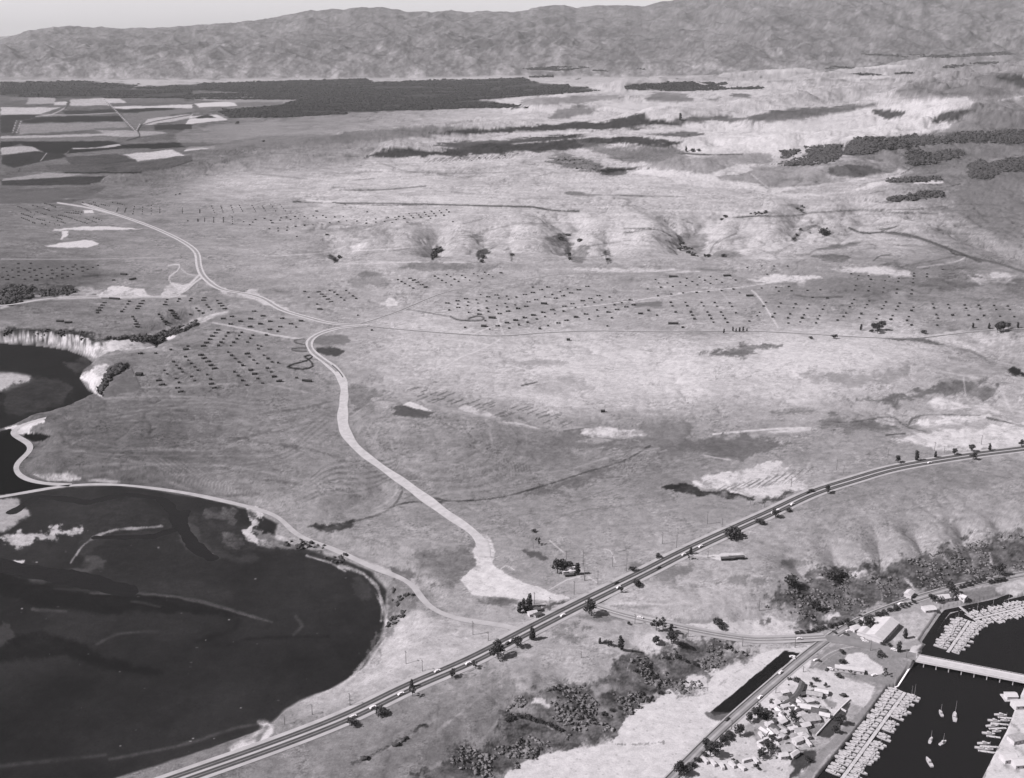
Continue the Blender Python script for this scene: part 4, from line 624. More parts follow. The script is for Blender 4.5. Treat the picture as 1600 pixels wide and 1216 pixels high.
LV = np.where((dm > 4) & (du > 3) & (GY < 12500), 152+(LV-152)*1.24+1, LV); LV = np.clip(LV, 8, 220)
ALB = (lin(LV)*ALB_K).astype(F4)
# ------------------------------------------------------------------ materials
TINT = (1.0, 0.955, 0.992)
def grey(v): return (min(1, v*TINT[0]), min(1, v*TINT[1]), min(1, v*TINT[2]), 1)
_mats = {}
def mat(name, v, rough=0.85, noise=0.0, scale=0.5, spec=0.2, bump=0.0):
    if name in _mats: return _mats[name]
    m = bpy.data.materials.new(name); m.use_nodes = True; t = m.node_tree; b = t.nodes['Principled BSDF']
    b.inputs['Roughness'].default_value = rough; b.inputs['Specular IOR Level'].default_value = spec
    tc = t.nodes.new('ShaderNodeTexCoord'); n = t.nodes.new('ShaderNodeTexNoise'); n.inputs['Scale'].default_value = scale; n.inputs['Detail'].default_value = 5
    t.links.new(tc.outputs['Object'], n.inputs['Vector'])
    r = t.nodes.new('ShaderNodeMapRange'); r.inputs[1].default_value = .3; r.inputs[2].default_value = .7; r.inputs[3].default_value = 1-noise; r.inputs[4].default_value = 1+noise
    mx = t.nodes.new('ShaderNodeVectorMath'); mx.operation = 'SCALE'; mx.inputs[0].default_value = grey(v)[:3]
    t.links.new(n.outputs[0], r.inputs[0]); t.links.new(r.outputs[0], mx.inputs['Scale']); t.links.new(mx.outputs[0], b.inputs['Base Color'])
    if bump:
        bp = t.nodes.new('ShaderNodeBump'); bp.inputs['Distance'].default_value = bump; bp.inputs['Strength'].default_value = 1
        t.links.new(n.outputs[0], bp.inputs['Height']); t.links.new(bp.outputs[0], b.inputs['Normal'])
    _mats[name] = m; return m
def ground_material():
    m = bpy.data.materials.new("dry_ground"); m.use_nodes = True; t = m.node_tree; b = t.nodes['Principled BSDF']
    b.inputs['Roughness'].default_value = 0.95; b.inputs['Specular IOR Level'].default_value = 0.05
    at = t.nodes.new('ShaderNodeAttribute'); at.attribute_name = "cover"
    tc = t.nodes.new('ShaderNodeTexCoord')
    def noise(scale, det, ro, lo_, hi_):
        n = t.nodes.new('ShaderNodeTexNoise'); n.inputs['Scale'].default_value = scale; n.inputs['Detail'].default_value = det; n.inputs['Roughness'].default_value = ro
        t.links.new(tc.outputs['Object'], n.inputs['Vector'])
        r = t.nodes.new('ShaderNodeMapRange'); r.inputs[1].default_value = .25; r.inputs[2].default_value = .75; r.inputs[3].default_value = lo_; r.inputs[4].default_value = hi_
        t.links.new(n.outputs[0], r.inputs[0]); return n, r
    n1, r1 = noise(1/9., 6, .7, .76, 1.24); n2, r2 = noise(1/1.6, 4, .7, .84, 1.16)
    a = t.nodes.new('ShaderNodeMath'); a.operation = 'MULTIPLY'; t.links.new(r1.outputs[0], a.inputs[0]); t.links.new(r2.outputs[0], a.inputs[1])
    # tufts: sparse darker specks
    vo = t.nodes.new('ShaderNodeTexVoronoi'); vo.inputs['Scale'].default_value = 1/7.; t.links.new(tc.outputs['Object'], vo.inputs['Vector'])
    rv = t.nodes.new('ShaderNodeMapRange'); rv.inputs[1].default_value = .08; rv.inputs[2].default_value = .22; rv.inputs[3].default_value = .74; rv.inputs[4].default_value = 1.0; t.links.new(vo.outputs['Distance'], rv.inputs[0])
    a2 = t.nodes.new('ShaderNodeMath'); a2.operation = 'MULTIPLY'; t.links.new(a.outputs[0], a2.inputs[0]); t.links.new(rv.outputs[0], a2.inputs[1])
    a3 = t.nodes.new('ShaderNodeMath'); a3.operation = 'MULTIPLY'; t.links.new(a2.outputs[0], a3.inputs[0]); t.links.new(at.outputs['Fac'], a3.inputs[1])
    mx = t.nodes.new('ShaderNodeVectorMath'); mx.operation = 'SCALE'; mx.inputs[0].default_value = TINT
    t.links.new(a3.outputs[0], mx.inputs['Scale']); t.links.new(mx.outputs[0], b.inputs['Base Color'])
    bp = t.nodes.new('ShaderNodeBump'); bp.inputs['Distance'].default_value = 0.5; bp.inputs['Strength'].default_value = .6; t.links.new(n1.outputs[0], bp.inputs['Height']); t.links.new(bp.outputs[0], b.inputs['Normal'])
    return m
def grid_mesh(name, co, nr, nc, m, attr=None):
    me = bpy.data.meshes.new(name); n = nr*nc
    me.vertices.add(n); me.vertices.foreach_set('co', np.ascontiguousarray(co, F4).ravel())
    i = np.arange(nr*nc).reshape(nr, nc); q = np.stack([i[:-1, :-1], i[:-1, 1:], i[1:, 1:], i[1:, :-1]], -1).reshape(-1, 4).astype(np.int32); nf = len(q)
    me.loops.add(nf*4); me.loops.foreach_set('vertex_index', q.ravel()); me.polygons.add(nf)
    me.polygons.foreach_set('loop_start', np.arange(0, nf*4, 4, dtype=np.int32)); me.polygons.foreach_set('loop_total', np.full(nf, 4, np.int32))
    me.polygons.foreach_set('use_smooth', np.ones(nf, bool))
    if attr is not None:
        a = me.attributes.new("cover", 'FLOAT', 'POINT'); a.data.foreach_set('value', attr.ravel().astype(F4))
    me.update(calc_edges=True); me.materials.append(m); return me
def link(o, parent=None):
    COL.objects.link(o)
    if parent is not None: o.parent = parent
    return o
def structure(name, me, kind='structure'):
    o = link(bpy.data.objects.new(name, me)); o['kind'] = kind; return o
gm = ground_material()
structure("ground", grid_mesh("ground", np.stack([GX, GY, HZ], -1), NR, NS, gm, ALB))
# ---- ribbons laid on the graded roads
def ribbon(name, P, off, width, z, m, w_var=None):
    T = np.gradient(P[:, :2], axis=0); T /= np.linalg.norm(T, axis=1)[:, None]+1e-9; N = np.stack([-T[:, 1], T[:, 0]], 1)
    wv = np.full(len(P), width) if w_var is None else w_var
    cols = []
    for k in np.linspace(-.5, .5, 5):
        xy = P[:, :2] + N*(off + k*wv)[:, None] if not np.isscalar(off) else P[:, :2] + N*(off + k*wv)[:, None]
        cols.append(np.concatenate([xy, (P[:, 2]+z)[:, None]], 1))
    co = np.stack(cols, 1)
    return structure(name, grid_mesh(name, co[:, ::-1], len(P), 5, m))
def resample(P, step=5):
    d = np.concatenate([[0], np.cumsum(np.linalg.norm(np.diff(P[:, :2], axis=0), axis=1))]); q = np.linspace(0, d[-1], int(d[-1]/step)+2)
    return np.stack([np.interp(q, d, P[:, k]) for k in range(3)], 1)
asph = mat("asphalt", 0.035, .9, .25, .15); asph2 = mat("worn_asphalt", 0.10, .9, .2, .12); dirt = mat("graded_dirt", 0.28, .95, .14, .12); pale = mat("pale_shoulder", 0.235, .95, .12, .08); grv = mat("track_dirt", 0.26, .95, .18, .15)
H = resample(ROADS["highway"][0])
ribbon("highway_verge", H, 0.3, 24.5, 0.0, pale)
ribbon("carriageway", H, 4.6, 6.4, 0.02, asph); ribbon("carriageway", H, -4.6, 6.4, 0.02, asph)
ribbon("lane_stripe", H, 4.6, 1.1, 0.04, asph2); ribbon("lane_stripe", H, -4.6, 1.1, 0.04, asph2)
for nm, m_ in (("shore_road", pale), ("spit_track", pale), ("upper_dirt_road", dirt), ("bluff_track", grv), ("mesa_track", None), ("branch_road", None)):
    P, wd = ROADS[nm]; P = resample(P)
    if m_ is None:
        ribbon(nm, P, 0, wd, 0.0, grv); ribbon(nm+"_lane", P, 1.0 if nm == "branch_road" else -1.0, wd*0.5, 0.02, mat("oiled_dirt", .06, .9, .2, .1))
    else:
        k = np.arange(len(P)); ribbon(nm, P, 0.0, wd, 0.0, m_, wd*(1+0.13*np.sin(k*0.11)+0.08*np.sin(k*0.37+1)))
P, wd = ROADS["graded_road"]; P = resample(P); ribbon("graded_road", P, 0, wd, 0.0, dirt); ribbon("graded_road_lane", P, 0.5, wd*.38, .02, mat("road_base", .15, .95, .2, .1))
P, wd = ROADS["upper_dirt_road"]; P = resample(P); n = len(P); ribbon("dirt_road_lane", P[:int(n*.34)], 0, wd*.36, .02, mat("road_base", .15, .95, .2, .1)); ribbon("drain_ditch", P[int(n*.30):int(n*.37)], 3.4, 2.0, .05, mat("drain_dark", .03))
cm = mat("concrete_road", .20, .9, .15, .1)
P, wd = ROADS["shore_highway"]; P = resample(P); ribbon("shore_highway_verge", P, 0, wd+5, -.02, pale); ribbon("shore_highway", P, 0, wd-3, 0.0, mat("asphalt_grey", .14, .9, .15, .1)); ribbon("shore_highway_line", P, 0, .5, .02, mat("line_paint", .5))
P, wd = ROADS["coast_highway"]; P = resample(P); ribbon("coast_highway_verge", P, 0, wd+4, -.04, pale); ribbon("coast_highway", P, 0, wd, -.02, mat("asphalt_mid", .13, .9, .15, .1)); ribbon("coast_highway_lane", P, 0, wd*.26, .0, cm); ribbon("coast_highway_edge", P, wd*.5, 1.2, .01, asph); ribbon("coast_highway_edge", P, -wd*.5, 1.2, .01, asph)
P, wd = ROADS["bridge_approach"]; P = resample(P); ribbon("bridge_approach", P, 0, wd+2, 0.02, mat("asphalt_mid", .13, .9, .15, .1))
# ---- water
wm = bpy.data.materials.new("bay_water"); wm.use_nodes = True; _t = wm.node_tree; _b = _t.nodes['Principled BSDF']
_b.inputs['Base Color'].default_value = (.008, .0076, .008, 1); _b.inputs['Roughness'].default_value = .22; _b.inputs['IOR'].default_value = 1.33; _b.inputs['Specular IOR Level'].default_value = .05
_n = _t.nodes.new('ShaderNodeTexNoise'); _n.inputs['Scale'].default_value = .35; _n.inputs['Detail'].default_value = 4; _tc = _t.nodes.new('ShaderNodeTexCoord'); _t.links.new(_tc.outputs['Object'], _n.inputs['Vector'])
_bp = _t.nodes.new('ShaderNodeBump'); _bp.inputs['Distance'].default_value = .25; _t.links.new(_n.outputs[0], _bp.inputs['Height']); _t.links.new(_bp.outputs[0], _b.inputs['Normal'])
def plane(name, x0, x1, y0, y1, z, m):
    me = bpy.data.meshes.new(name); me.from_pydata([(x0,y0,z),(x1,y0,z),(x1,y1,z),(x0,y1,z)], [], [(0,1,2,3)]); me.materials.append(m); return structure(name, me)
plane("water", -1800, 1500, 400, 2600, 0.0, wm)
# ---- air
if HAZE:
    hm = bpy.data.materials.new("haze"); hm.use_nodes = True; t_ = hm.node_tree; t_.nodes.clear(); o_ = t_.nodes.new('ShaderNodeOutputMaterial'); pv = t_.nodes.new('ShaderNodeVolumePrincipled')
    pv.inputs['Color'].default_value = (.96, .95, .97, 1); pv.inputs['Density'].default_value = HAZE; t_.links.new(pv.outputs[0], o_.inputs['Volume'])
    x, y0, y1, z0, z1 = 36000, -800, 47000, -20, 2600
    me = bpy.data.meshes.new("haze"); me.from_pydata([(a, b, c_) for c_ in (z0, z1) for b in (y0, y1) for a in (-x, x)], [], [(0,2,3,1),(4,5,7,6),(0,1,5,4),(2,6,7,3),(0,4,6,2),(1,3,7,5)]); me.materials.append(hm)
    structure("haze", me, 'stuff')
# ------------------------------------------------------------------ building kit
rng = random.Random(11)
class MB:
    def __init__(s): s.v = []; s.f = []; s.mi = []
    def add(s, vs, fs, mi=0):
        o = len(s.v); s.v += [tuple(a) for a in vs]; s.f += [tuple(o+i for i in f) for f in fs]; s.mi += [mi]*len(fs); return s
    def box(s, cx, cy, z0, sx, sy, sz, mi=0, taper=1.0):
        a, b = sx/2, sy/2; c_, d = a*taper, b*taper
        return s.add([(cx-a,cy-b,z0),(cx+a,cy-b,z0),(cx+a,cy+b,z0),(cx-a,cy+b,z0),(cx-c_,cy-d,z0+sz),(cx+c_,cy-d,z0+sz),(cx+c_,cy+d,z0+sz),(cx-c_,cy+d,z0+sz)],
                     [(0,3,2,1),(4,5,6,7),(0,1,5,4),(1,2,6,5),(2,3,7,6),(3,0,4,7)], mi)
    def gable(s, cx, cy, z, sx, sy, rise, over=.4, t=.25, mi=0):
        a, b = sx/2+over, sy/2+over
        return s.add([(cx-a,cy-b,z),(cx+a,cy-b,z),(cx+a,cy+b,z),(cx-a,cy+b,z),(cx-a,cy,z+rise),(cx+a,cy,z+rise),(cx-a,cy-b,z-t),(cx+a,cy-b,z-t),(cx+a,cy+b,z-t),(cx-a,cy+b,z-t)],
                     [(0,1,5,4),(2,3,4,5),(0,4,3),(1,2,5),(0,6,7,1),(1,7,8,2),(2,8,9,3),(3,9,6,0),(6,9,8,7)], mi)
    def tube(s, pts, r, n=6, mi=0, cap=True):
        o = len(s.v); rs = r if isinstance(r, (list, tuple)) else [r]*len(pts)
        for i, p in enumerate(pts):
            p = Vector(p); d = (Vector(pts[min(i+1, len(pts)-1)])-Vector(pts[max(i-1, 0)])).normalized()
            q = d.to_track_quat('Z', 'Y')
            for k in range(n):
                a = 2*math.pi*k/n; w_ = p + q @ Vector((math.cos(a)*rs[i], math.sin(a)*rs[i], 0)); s.v.append(tuple(w_))
        for i in range(len(pts)-1):
            for k in range(n):
                s.f.append((o+i*n+k, o+i*n+(k+1) % n, o+(i+1)*n+(k+1) % n, o+(i+1)*n+k)); s.mi.append(mi)
        if cap: s.f.append(tuple(o+(len(pts)-1)*n+k for k in range(n))); s.mi.append(mi)
        return s
    def mesh(s, name, *mats):
        me = bpy.data.meshes.new(name); me.from_pydata(s.v, [], s.f)
        for m in mats: me.materials.append(m)
        if len(mats) > 1: me.polygons.foreach_set('material_index', s.mi)
        me.update(); return me
    def obj(s, name, parent, *mats):
        return link(bpy.data.objects.new(name, s.mesh(name, *mats)), parent)
def mark(o, label, cat, group=None):
    o['label'] = label; o['category'] = cat
    if group: o['group'] = group
    return o
def thing(name, loc, label, cat, group=None, rz=0., scale=1.):
    o = link(bpy.data.objects.new(name, None)); o.location = [float(a) for a in loc]; o.rotation_euler = (0, 0, rz); o.scale = (scale,)*3 if np.isscalar(scale) else scale
    o.empty_display_size = 1; return mark(o, label, cat, group)
def copy_tree(src, loc, rz=0., scale=1., label=None, group=None):
    r = src.copy(); COL.objects.link(r); r.location = [float(a) for a in loc]; r.rotation_euler = (0, 0, rz); r.scale = (scale,)*3 if np.isscalar(scale) else scale
    if label: r['label'] = label
    if group: r['group'] = group
    for ch in src.children:
        c_ = ch.copy(); COL.objects.link(c_); c_.parent = r
        for g in ch.children:
            d = g.copy(); COL.objects.link(d); d.parent = c_
    return r
def at(pts, oz=0.):
    p = hit([a[0] for a in pts], [a[1] for a in pts]); p[:, 2] += oz; return p
def heading(pa, pb):
    a, b = at([pa, pb]); return math.atan2(b[1]-a[1], b[0]-a[0])
# ---- foliage: leaf-sized faces gathered in clumps through the volume of the crown
def leaves(rnd, blobs, n, size):
    vs = []; fs = []
    wt = [b[3]**2*b[4] for b in blobs]; tot = sum(wt)
    for (cx, cy, cz, rx, rz_), wgt in zip(blobs, wt):
        for _ in range(max(6, int(n*wgt/tot))):
            while True:
                a = Vector((rnd.uniform(-1, 1), rnd.uniform(-1, 1), rnd.uniform(-1, 1)))
                if .25 < a.length <= 1: break
            p = Vector((cx+a.x*rx, cy+a.y*rx, cz+a.z*rz_)); q = Vector((rnd.gauss(0, 1), rnd.gauss(0, 1), rnd.gauss(0, 1)+.4)).normalized()
            t1 = q.orthogonal().normalized(); t2 = q.cross(t1); sz = size*rnd.uniform(.6, 1.3); o = len(vs)
            for k in range(5):
                an = 2*math.pi*k/5+rnd.uniform(-.3, .3); rr_ = sz*rnd.uniform(.7, 1.1); vs.append(tuple(p+t1*math.cos(an)*rr_+t2*math.sin(an)*rr_*.8 + q*rnd.uniform(-.15, .15)*sz))
            fs.append((o, o+1, o+2, o+3, o+4))
    return vs, fs
leafm = mat("leaf_dark", .038, .9, .45, .35, .1); leafm2 = mat("leaf_grey", .07, .9, .4, .35, .1); scrubm = mat("scrub_leaf", .10, .95, .5, .12, .05); barkm = mat("bark", .12, .9, .3, 1.0)
def tree_proto(kind, seed, h):
    rnd = random.Random(seed); bl = []; mb = MB()
    if kind == 'tall':
        for i in range(9):
            z = h*(.16+.82*i/8); r = h*.17*(1-.55*abs(i/8-.35)); bl.append((rnd.uniform(-.05, .05)*h, rnd.uniform(-.05, .05)*h, z, r*rnd.uniform(.8, 1.1), h*.11))
        mb.tube([(0,0,-.6),(.05*h,0,h*.4),(0,.03*h,h*.85)], [h*.035, h*.025, h*.008])
    elif kind == 'round':
        for i in range(13):
            a = rnd.uniform(0, 6.28); r = rnd.uniform(0, .34)*h; bl.append((r*math.cos(a), r*math.sin(a), h*rnd.uniform(.38, .8), h*rnd.uniform(.14, .22), h*rnd.uniform(.12, .18)))
        mb.tube([(0,0,-.6),(.02*h,0,h*.3),(.05*h,.03*h,h*.6)], [h*.045, h*.03, h*.012])
        for i in range(4): a = i*1.6; mb.tube([(.02*h,0,h*.25),(.25*h*math.cos(a),.25*h*math.sin(a),h*.6)], [h*.022, h*.008])
    elif kind == 'open':
        for i in range(9):
            a = rnd.uniform(0, 6.28); r = rnd.uniform(.1, .36)*h; bl.append((r*math.cos(a), r*math.sin(a), h*rnd.uniform(.3, .92), h*rnd.uniform(.07, .13), h*rnd.uniform(.06, .12)))
        mb.tube([(0,0,-.6),(.03*h,0,h*.35),(-.03*h,.03*h,h*.8)], [h*.04, h*.028, h*.01])
        for b in bl[:6]: mb.tube([(0,0,h*.3),(b[0],b[1],b[2])], [h*.02, h*.006])
    elif kind == 'bush':
        for i in range(7):
            a = rnd.uniform(0, 6.28); r = rnd.uniform(0, .5)*h; bl.append((r*math.cos(a), r*math.sin(a), h*rnd.uniform(.3, .65), h*rnd.uniform(.25, .4), h*rnd.uniform(.2, .35)))
        mb.tube([(0,0,-.4),(0,0,h*.4)], [h*.05, h*.03]); mb.tube([(0,0,0),(h*.3,0,h*.4)], [h*.04, h*.02])
    n = dict(tall=520, round=760, open=330, bush=260)[kind]
    vs, fs = leaves(rnd, bl, n, h*(.052 if kind != 'bush' else .11)); cm_ = MB(); cm_.add(vs, fs)
    return cm_.mesh("crown", leafm), mb.mesh("trunk", barkm)
PROT = {k: [tree_proto(k, 31*i+len(k), 10.) for i in range(3)] for k in ('tall', 'round', 'open', 'bush')}
def tree(kind, p, h, label, cat="tree", group=None, wide=1., name=None):
    i = rng.randrange(3); cr, tr = PROT[kind][i]; s = h/10.
    r = thing(name or dict(tall="tall_tree", round="round_tree", open="open_tree", bush="shrub")[kind], (p[0], p[1], ground(p[0], p[1])-.1), label, cat, group, rng.uniform(0, 6.28), (s*wide, s*wide, s))
    link(bpy.data.objects.new("crown", cr), r); link(bpy.data.objects.new("trunk", tr), r); return r
def pxm(p):   # photograph pixels per metre at a point
    return FPX/(p[1]*cp + (CH-p[2])*sp)
# ------------------------------------------------------------------ the small dark huts set out in rows
def hutlist(s, ox, oy, k):
    out = []
    for tok in s.split():
        f = 'a'
        if tok[-1] in 'dbB': f = tok[-1]; tok = tok[:-1]
        x, y = [float(a) for a in tok.split(',')]; x = ox+x/k; y = oy+y/k
        if f == 'd': out += [(x-1.9, y, 'a'), (x+1.9, y+.1, 'a')]
        else: out.append((x, y, f))
    return out
HF = {}
HF['A'] = hutlist("158,580 198,580 405,577 627,525 877,475 832,521 870,521 838,628 880,678 926,727 976,776 1022,826 665,703 706,752 753,800 799,850 532,826 573,878 430,977 472,973 472,1039 516,1032 700,945 746,1006 927,918 975,980 706,1084 748,1080 747,1142 790,1137 1157,890 1204,954 1198,1027 1236,1024 1244,1084 1284,1081 1048,605 1087,602 1095,653 1134,648 1142,702 1183,696 1196,755 1234,748 1244,804 1284,798 1083,473 1122,470 1133,425 1168,425 1184,372 1219,372 1222,327 1258,327 1270,279 1300,279 1304,238 1334,238 168,895B", 200, 490, 9.356)
HF['A'] += hutlist("105,18d 533,55d 210,133d 80,164d 343,204d 487,168d 664,125d 190,242d 627,242d 472,283d 775,205d 765,323d 943,160d 917,283d 1070,240d 1222,198d 878,353 1148,288 155,371 120,418 85,463 50,512 15,560 353,369 315,414 280,461 235,513 193,561 514,410 478,453 435,508 712,406 584,552 638,568 597,607 675,701 737,750 796,797 885,810 155,655 205,703 255,747 314,800 366,847 413,680 450,675 465,724 527,770 580,820 247,943 301,1000 364,1069 426,1136 468,917 507,913 524,975 566,971 588,1042 655,1108 725,889 785,945 812,1014 852,1010 880,1082 918,1079 1154,1029", 340, 480, 9.356)
HF['B'] = hutlist("160,128 183,128 137,155 163,155 110,187 137,187 88,214 115,214 90,243 452,113 434,143 409,178 390,203 366,231 590,107 614,107 571,137 599,137 550,169 574,169 530,195 556,195 880,91 864,120 848,150 875,150 1020,86 1003,112 1156,82 1142,105 1294,73 1318,73 1280,99 1307,99 1452,105 1467,136 1494,136 1496,164 1521,160 1524,196 1550,195 1330,152 1354,178 1381,208 1290,246 1212,189 1240,219 1143,260 910,217 938,214 932,247 961,244 955,275 982,272 975,302 1002,299 790,263 812,293 826,317 848,345 876,342 867,373 490,288 508,317 525,341 513,372 541,370 530,401 560,399", 140, 455, 7.273)
HF['C'] = hutlist("36,130b 210,84 350,80 76,174 140,156 206,133b 272,158 338,136b 392,158 455,140b 547,121 590,157 647,136 710,118b 768,141 830,121b 858,98 876,144 936,125b 994,148 1055,127 1115,104 90,215 210,177 332,180 210,219 150,238 27,238 82,263b 282,261 350,236 414,217 408,268b 473,196 476,242 537,220 597,198 583,247b 647,222 710,160 708,203 708,247 820,163 830,207 770,228 940,169 1290,270b", 0, 400, 7.273)
HF['G'] = hutlist("30,218b 60,262 127,222 143,222 150,238 166,238 172,256 187,256 197,276 213,276 222,297 238,295 218,210 254,224 276,242 304,264 330,284 343,211 366,229 394,252 419,271 124,315 142,350B 432,398 538,511", 470, 410, 4.848)
HF['H'] = hutlist("736,129 763,144 789,158 825,176 851,193 820,119 835,118 849,134 865,131 874,149 889,147 907,166 924,166 938,186 954,184 1015,103 1041,118 1069,135 1100,152 1139,169 1106,91 1135,106 1164,125 1194,142 1220,97 1246,113 1279,132 1310,84 1340,99 1372,119 1351,147 1393,73 1423,90 1454,107 1516,77b", 470, 410, 4.848)
HF['I'] = hutlist("152,385d 280,355d 385,330d 288,440d 663,307d 765,284d 1122,279d 1220,253d 1322,218d 1414,184d 1166,369d 1262,342d 1137,426d 1037,454d 910,488d 805,517d 555,525d 778,671d 898,633d 1006,601d 1122,569d 1227,537d 1352,502d 176,473 283,399 413,373 404,417 417,504 515,346 534,386 567,279 640,360 540,475 645,450 665,494 770,467 773,416 795,322 893,298 917,337 1014,312 875,391 898,435 998,408 1219,186 1370,307 1372,556 1268,587 1153,627 1046,659 924,700 1306,706 1412,670 374,692 681,711 627,607", 680, 425, 8)
HF['I'] += hutlist("23,279 123,243 214,207 460,176d 355,219d 257,258d 155,294d 65,324d 600,291d 738,309 639,346 498,327d 545,374 405,356d 432,408 275,393d 312,440 173,425d 22,469d 163,488 55,519 1005,347d 892,381 1038,406d 947,433d 800,408 686,441 832,467d 582,474 727,499d 444,523d 592,549 322,562d 484,587 766,571 198,602d 100,635d 712,672 1125,518d", 860, 425, 8)
HF['J'] = hutlist("97,368 192,250 231,293 258,347 340,293 409,338 500,284 583,237 653,277 572,326 717,318 740,222 810,260 880,300 883,211 956,248 1025,287 1193,258 224,456 389,434 538,419 707,413 855,402 1018,388 1166,370 1243,417 384,537 405,582 445,659 567,537 590,581 634,659 655,700 680,745 768,537 795,582 841,659 866,700 890,741 918,788 933,540 961,584 1010,659 1036,701 1062,741 1091,788 1119,544 1148,587 1198,668 1365,772 1464,704 1493,662 1545,584 1571,536 106,640 211,700 533,850 1340,101 1523,81", 1000, 405, 8)
HF['K'] = hutlist("213,38 367,38 135,131 72,288 235,279 381,272 266,324 412,320 592,315 739,307 650,395 819,402 288,460 265,503 220,577 195,618 458,470 436,513 396,585 372,629 377,689 612,479 591,521 553,594 532,631 510,674 784,488 765,530 729,602 710,640 690,686 934,655 1122,419 1097,462 1073,501 1030,574 1003,613 1142,260 1130,309 1162,184 1174,147 1090,126 1295,435 1270,477 1248,514 1205,583 1181,626 1295,270 1284,319 1312,190 1286,147 1475,203 1522,162 1460,285 1450,333 1484,446 1460,488 1440,525 1401,594 1378,639 1560,605 1541,648", 1180, 410, 7.273)
HF['K'] += hutlist("176,178 170,214 157,301 150,347 185,460 165,498 143,535 348,120 348,153 340,185 337,229 326,311 319,356 343,508 320,547 290,616 268,658 320,710 498,129 494,160 676,74b 562,470 575,514 603,591 622,632 612,712 736,477 750,516 786,597 924,482 940,520 970,600 1083,485 1102,525 1145,604 1258,488 1283,533 1326,610 1072,648 1415,496 1438,536 1488,615", 1380, 410, 7.273)
f = []
for x0, y0, x1, y1, n in [(150,118,210,138,5),(225,150,290,180,5),(275,110,410,150,12),(375,92,490,130,9),(300,162,410,195,9),(420,200,515,225,8),(180,178,300,220,9),(310,222,370,235,5),(400,245,510,278,9),(165,205,290,258,9),(350,262,410,278,5),(480,235,590,272,8),(490,190,600,215,8),(540,165,670,180,8),(610,152,680,168,4),(625,228,725,260,7),(680,205,800,250,9),(780,210,870,245,5),(690,85,850,120,12),(780,85,910,115,9),(920,80,1040,105,7)]:
    f += [((x0+(x1-x0)*i/(n-1))/5.333, 300+(y0+(y1-y0)*i/(n-1)+rng.uniform(-2, 2))/5.333, 's') for i in range(n) if rng.random() > .25]
for ox, k, s in ((0, 5.333, "1050,135,1040,165 1120,120,1108,180 1190,125,1185,180 1262,110,1260,180 1330,130,1332,170 985,130,975,160"), (280, 6.667, "340,145,370,210 435,145,455,205 540,140,565,205 630,140,660,195 760,140,795,195 865,145,895,190 955,125,1005,195 1050,125,1105,195 33,165,33,215 215,185,215,215 360,265,358,310 460,265,460,310 552,260,556,325 265,270,265,305 195,285,195,300")):
    for q in s.split():
        x0, y0, x1, y1 = [float(a) for a in q.split(',')]; n = 4
        f += [(ox+(x0+(x1-x0)*i/(n-1))/k, 300+(y0+(y1-y0)*i/(n-1))/k, 's') for i in range(n)]
HF['D'] = f
HF['F'] = hutlist("90,297 670,306 735,336 795,283 765,310 890,273 940,380 1030,372 1032,403 1127,363 1122,395 1213,355 1306,343 1394,338 1486,330 1570,318 1430,195b 970,318b 1060,267 1117,258 1208,253 1305,251 1398,247 1497,243 1530,262 1430,265 1340,270 1240,275 1160,285 1050,290 955,295 1540,440b 1225,460", 280, 300, 6.667)
HF['F'] += hutlist("100,318 195,306 277,297 385,300 483,323 484,292 582,311 580,278 673,302 752,313b 793,286 880,273b 908,310b 153,257 243,253 492,204 690,268 710,262 780,260 820,251 868,250 928,222 950,245 970,265 1005,217 1030,236 1048,259 1088,209 1103,231 1133,252 1152,274 1163,200 1188,222 1206,246 1244,191 1263,214 1290,240 1318,183 1344,206 75,440 1385,305b", 500, 300, 6.667)
HLAB = {'A': ("small dark square hut, one of the rows between the bay bluff and the hairpin bend", "huts in the field left of the hairpin bend"),
 'B': ("small dark square hut, one of the rows on the terrace above the white bay cliffs", "huts on the terrace above the white cliffs"),
 'C': ("small dark square hut, one of the scatter at the left edge above the brushy bank", "huts above the brushy bank"),
 'G': ("small dark square hut, one of the little cluster just above the dirt road junction", "huts above the road junction"),
 'H': ("tiny dark hut, one of the cluster above the straight diagonal branch road", "huts above the diagonal branch road"),
 'I': ("small dark hut, one of the wide field just below the diagonal branch road", "huts below the diagonal branch road"),
 'J': ("small dark hut, one of the slanting rows crossed by the thin white track", "huts along the thin white track"),
 'K': ("small dark hut, one of the slanting rows on the dull plain at the right edge", "huts on the right-hand plain")}
hutm = mat("tarred_canvas", .018, .95, .3, .8); hutr = mat("hut_roof", .028, .9, .3, .8)
def hut_mesh(w_, d_, h_):
    b = MB(); b.box(0, 0, -.3, w_, d_, h_+.3); r_ = MB(); r_.gable(0, 0, h_+.05, w_, d_, h_*.35, .25, .12)
    return b.mesh("wall", hutm), r_.mesh("roof", hutr)
HM = {'a': hut_mesh(3.9, 3.9, 2.4), 'b': hut_mesh(6.5, 5.5, 3.2), 'B': hut_mesh(9, 7, 4.0)}
allh = []
for k, L in HF.items():
    P = at([(a[0], a[1]+1.2) for a in L])
    for (x, y, fl), p in zip(L, P): allh.append((p[1], k, fl, p))
allh.sort(key=lambda a: a[0])
n_ind = 0; rest = MB()
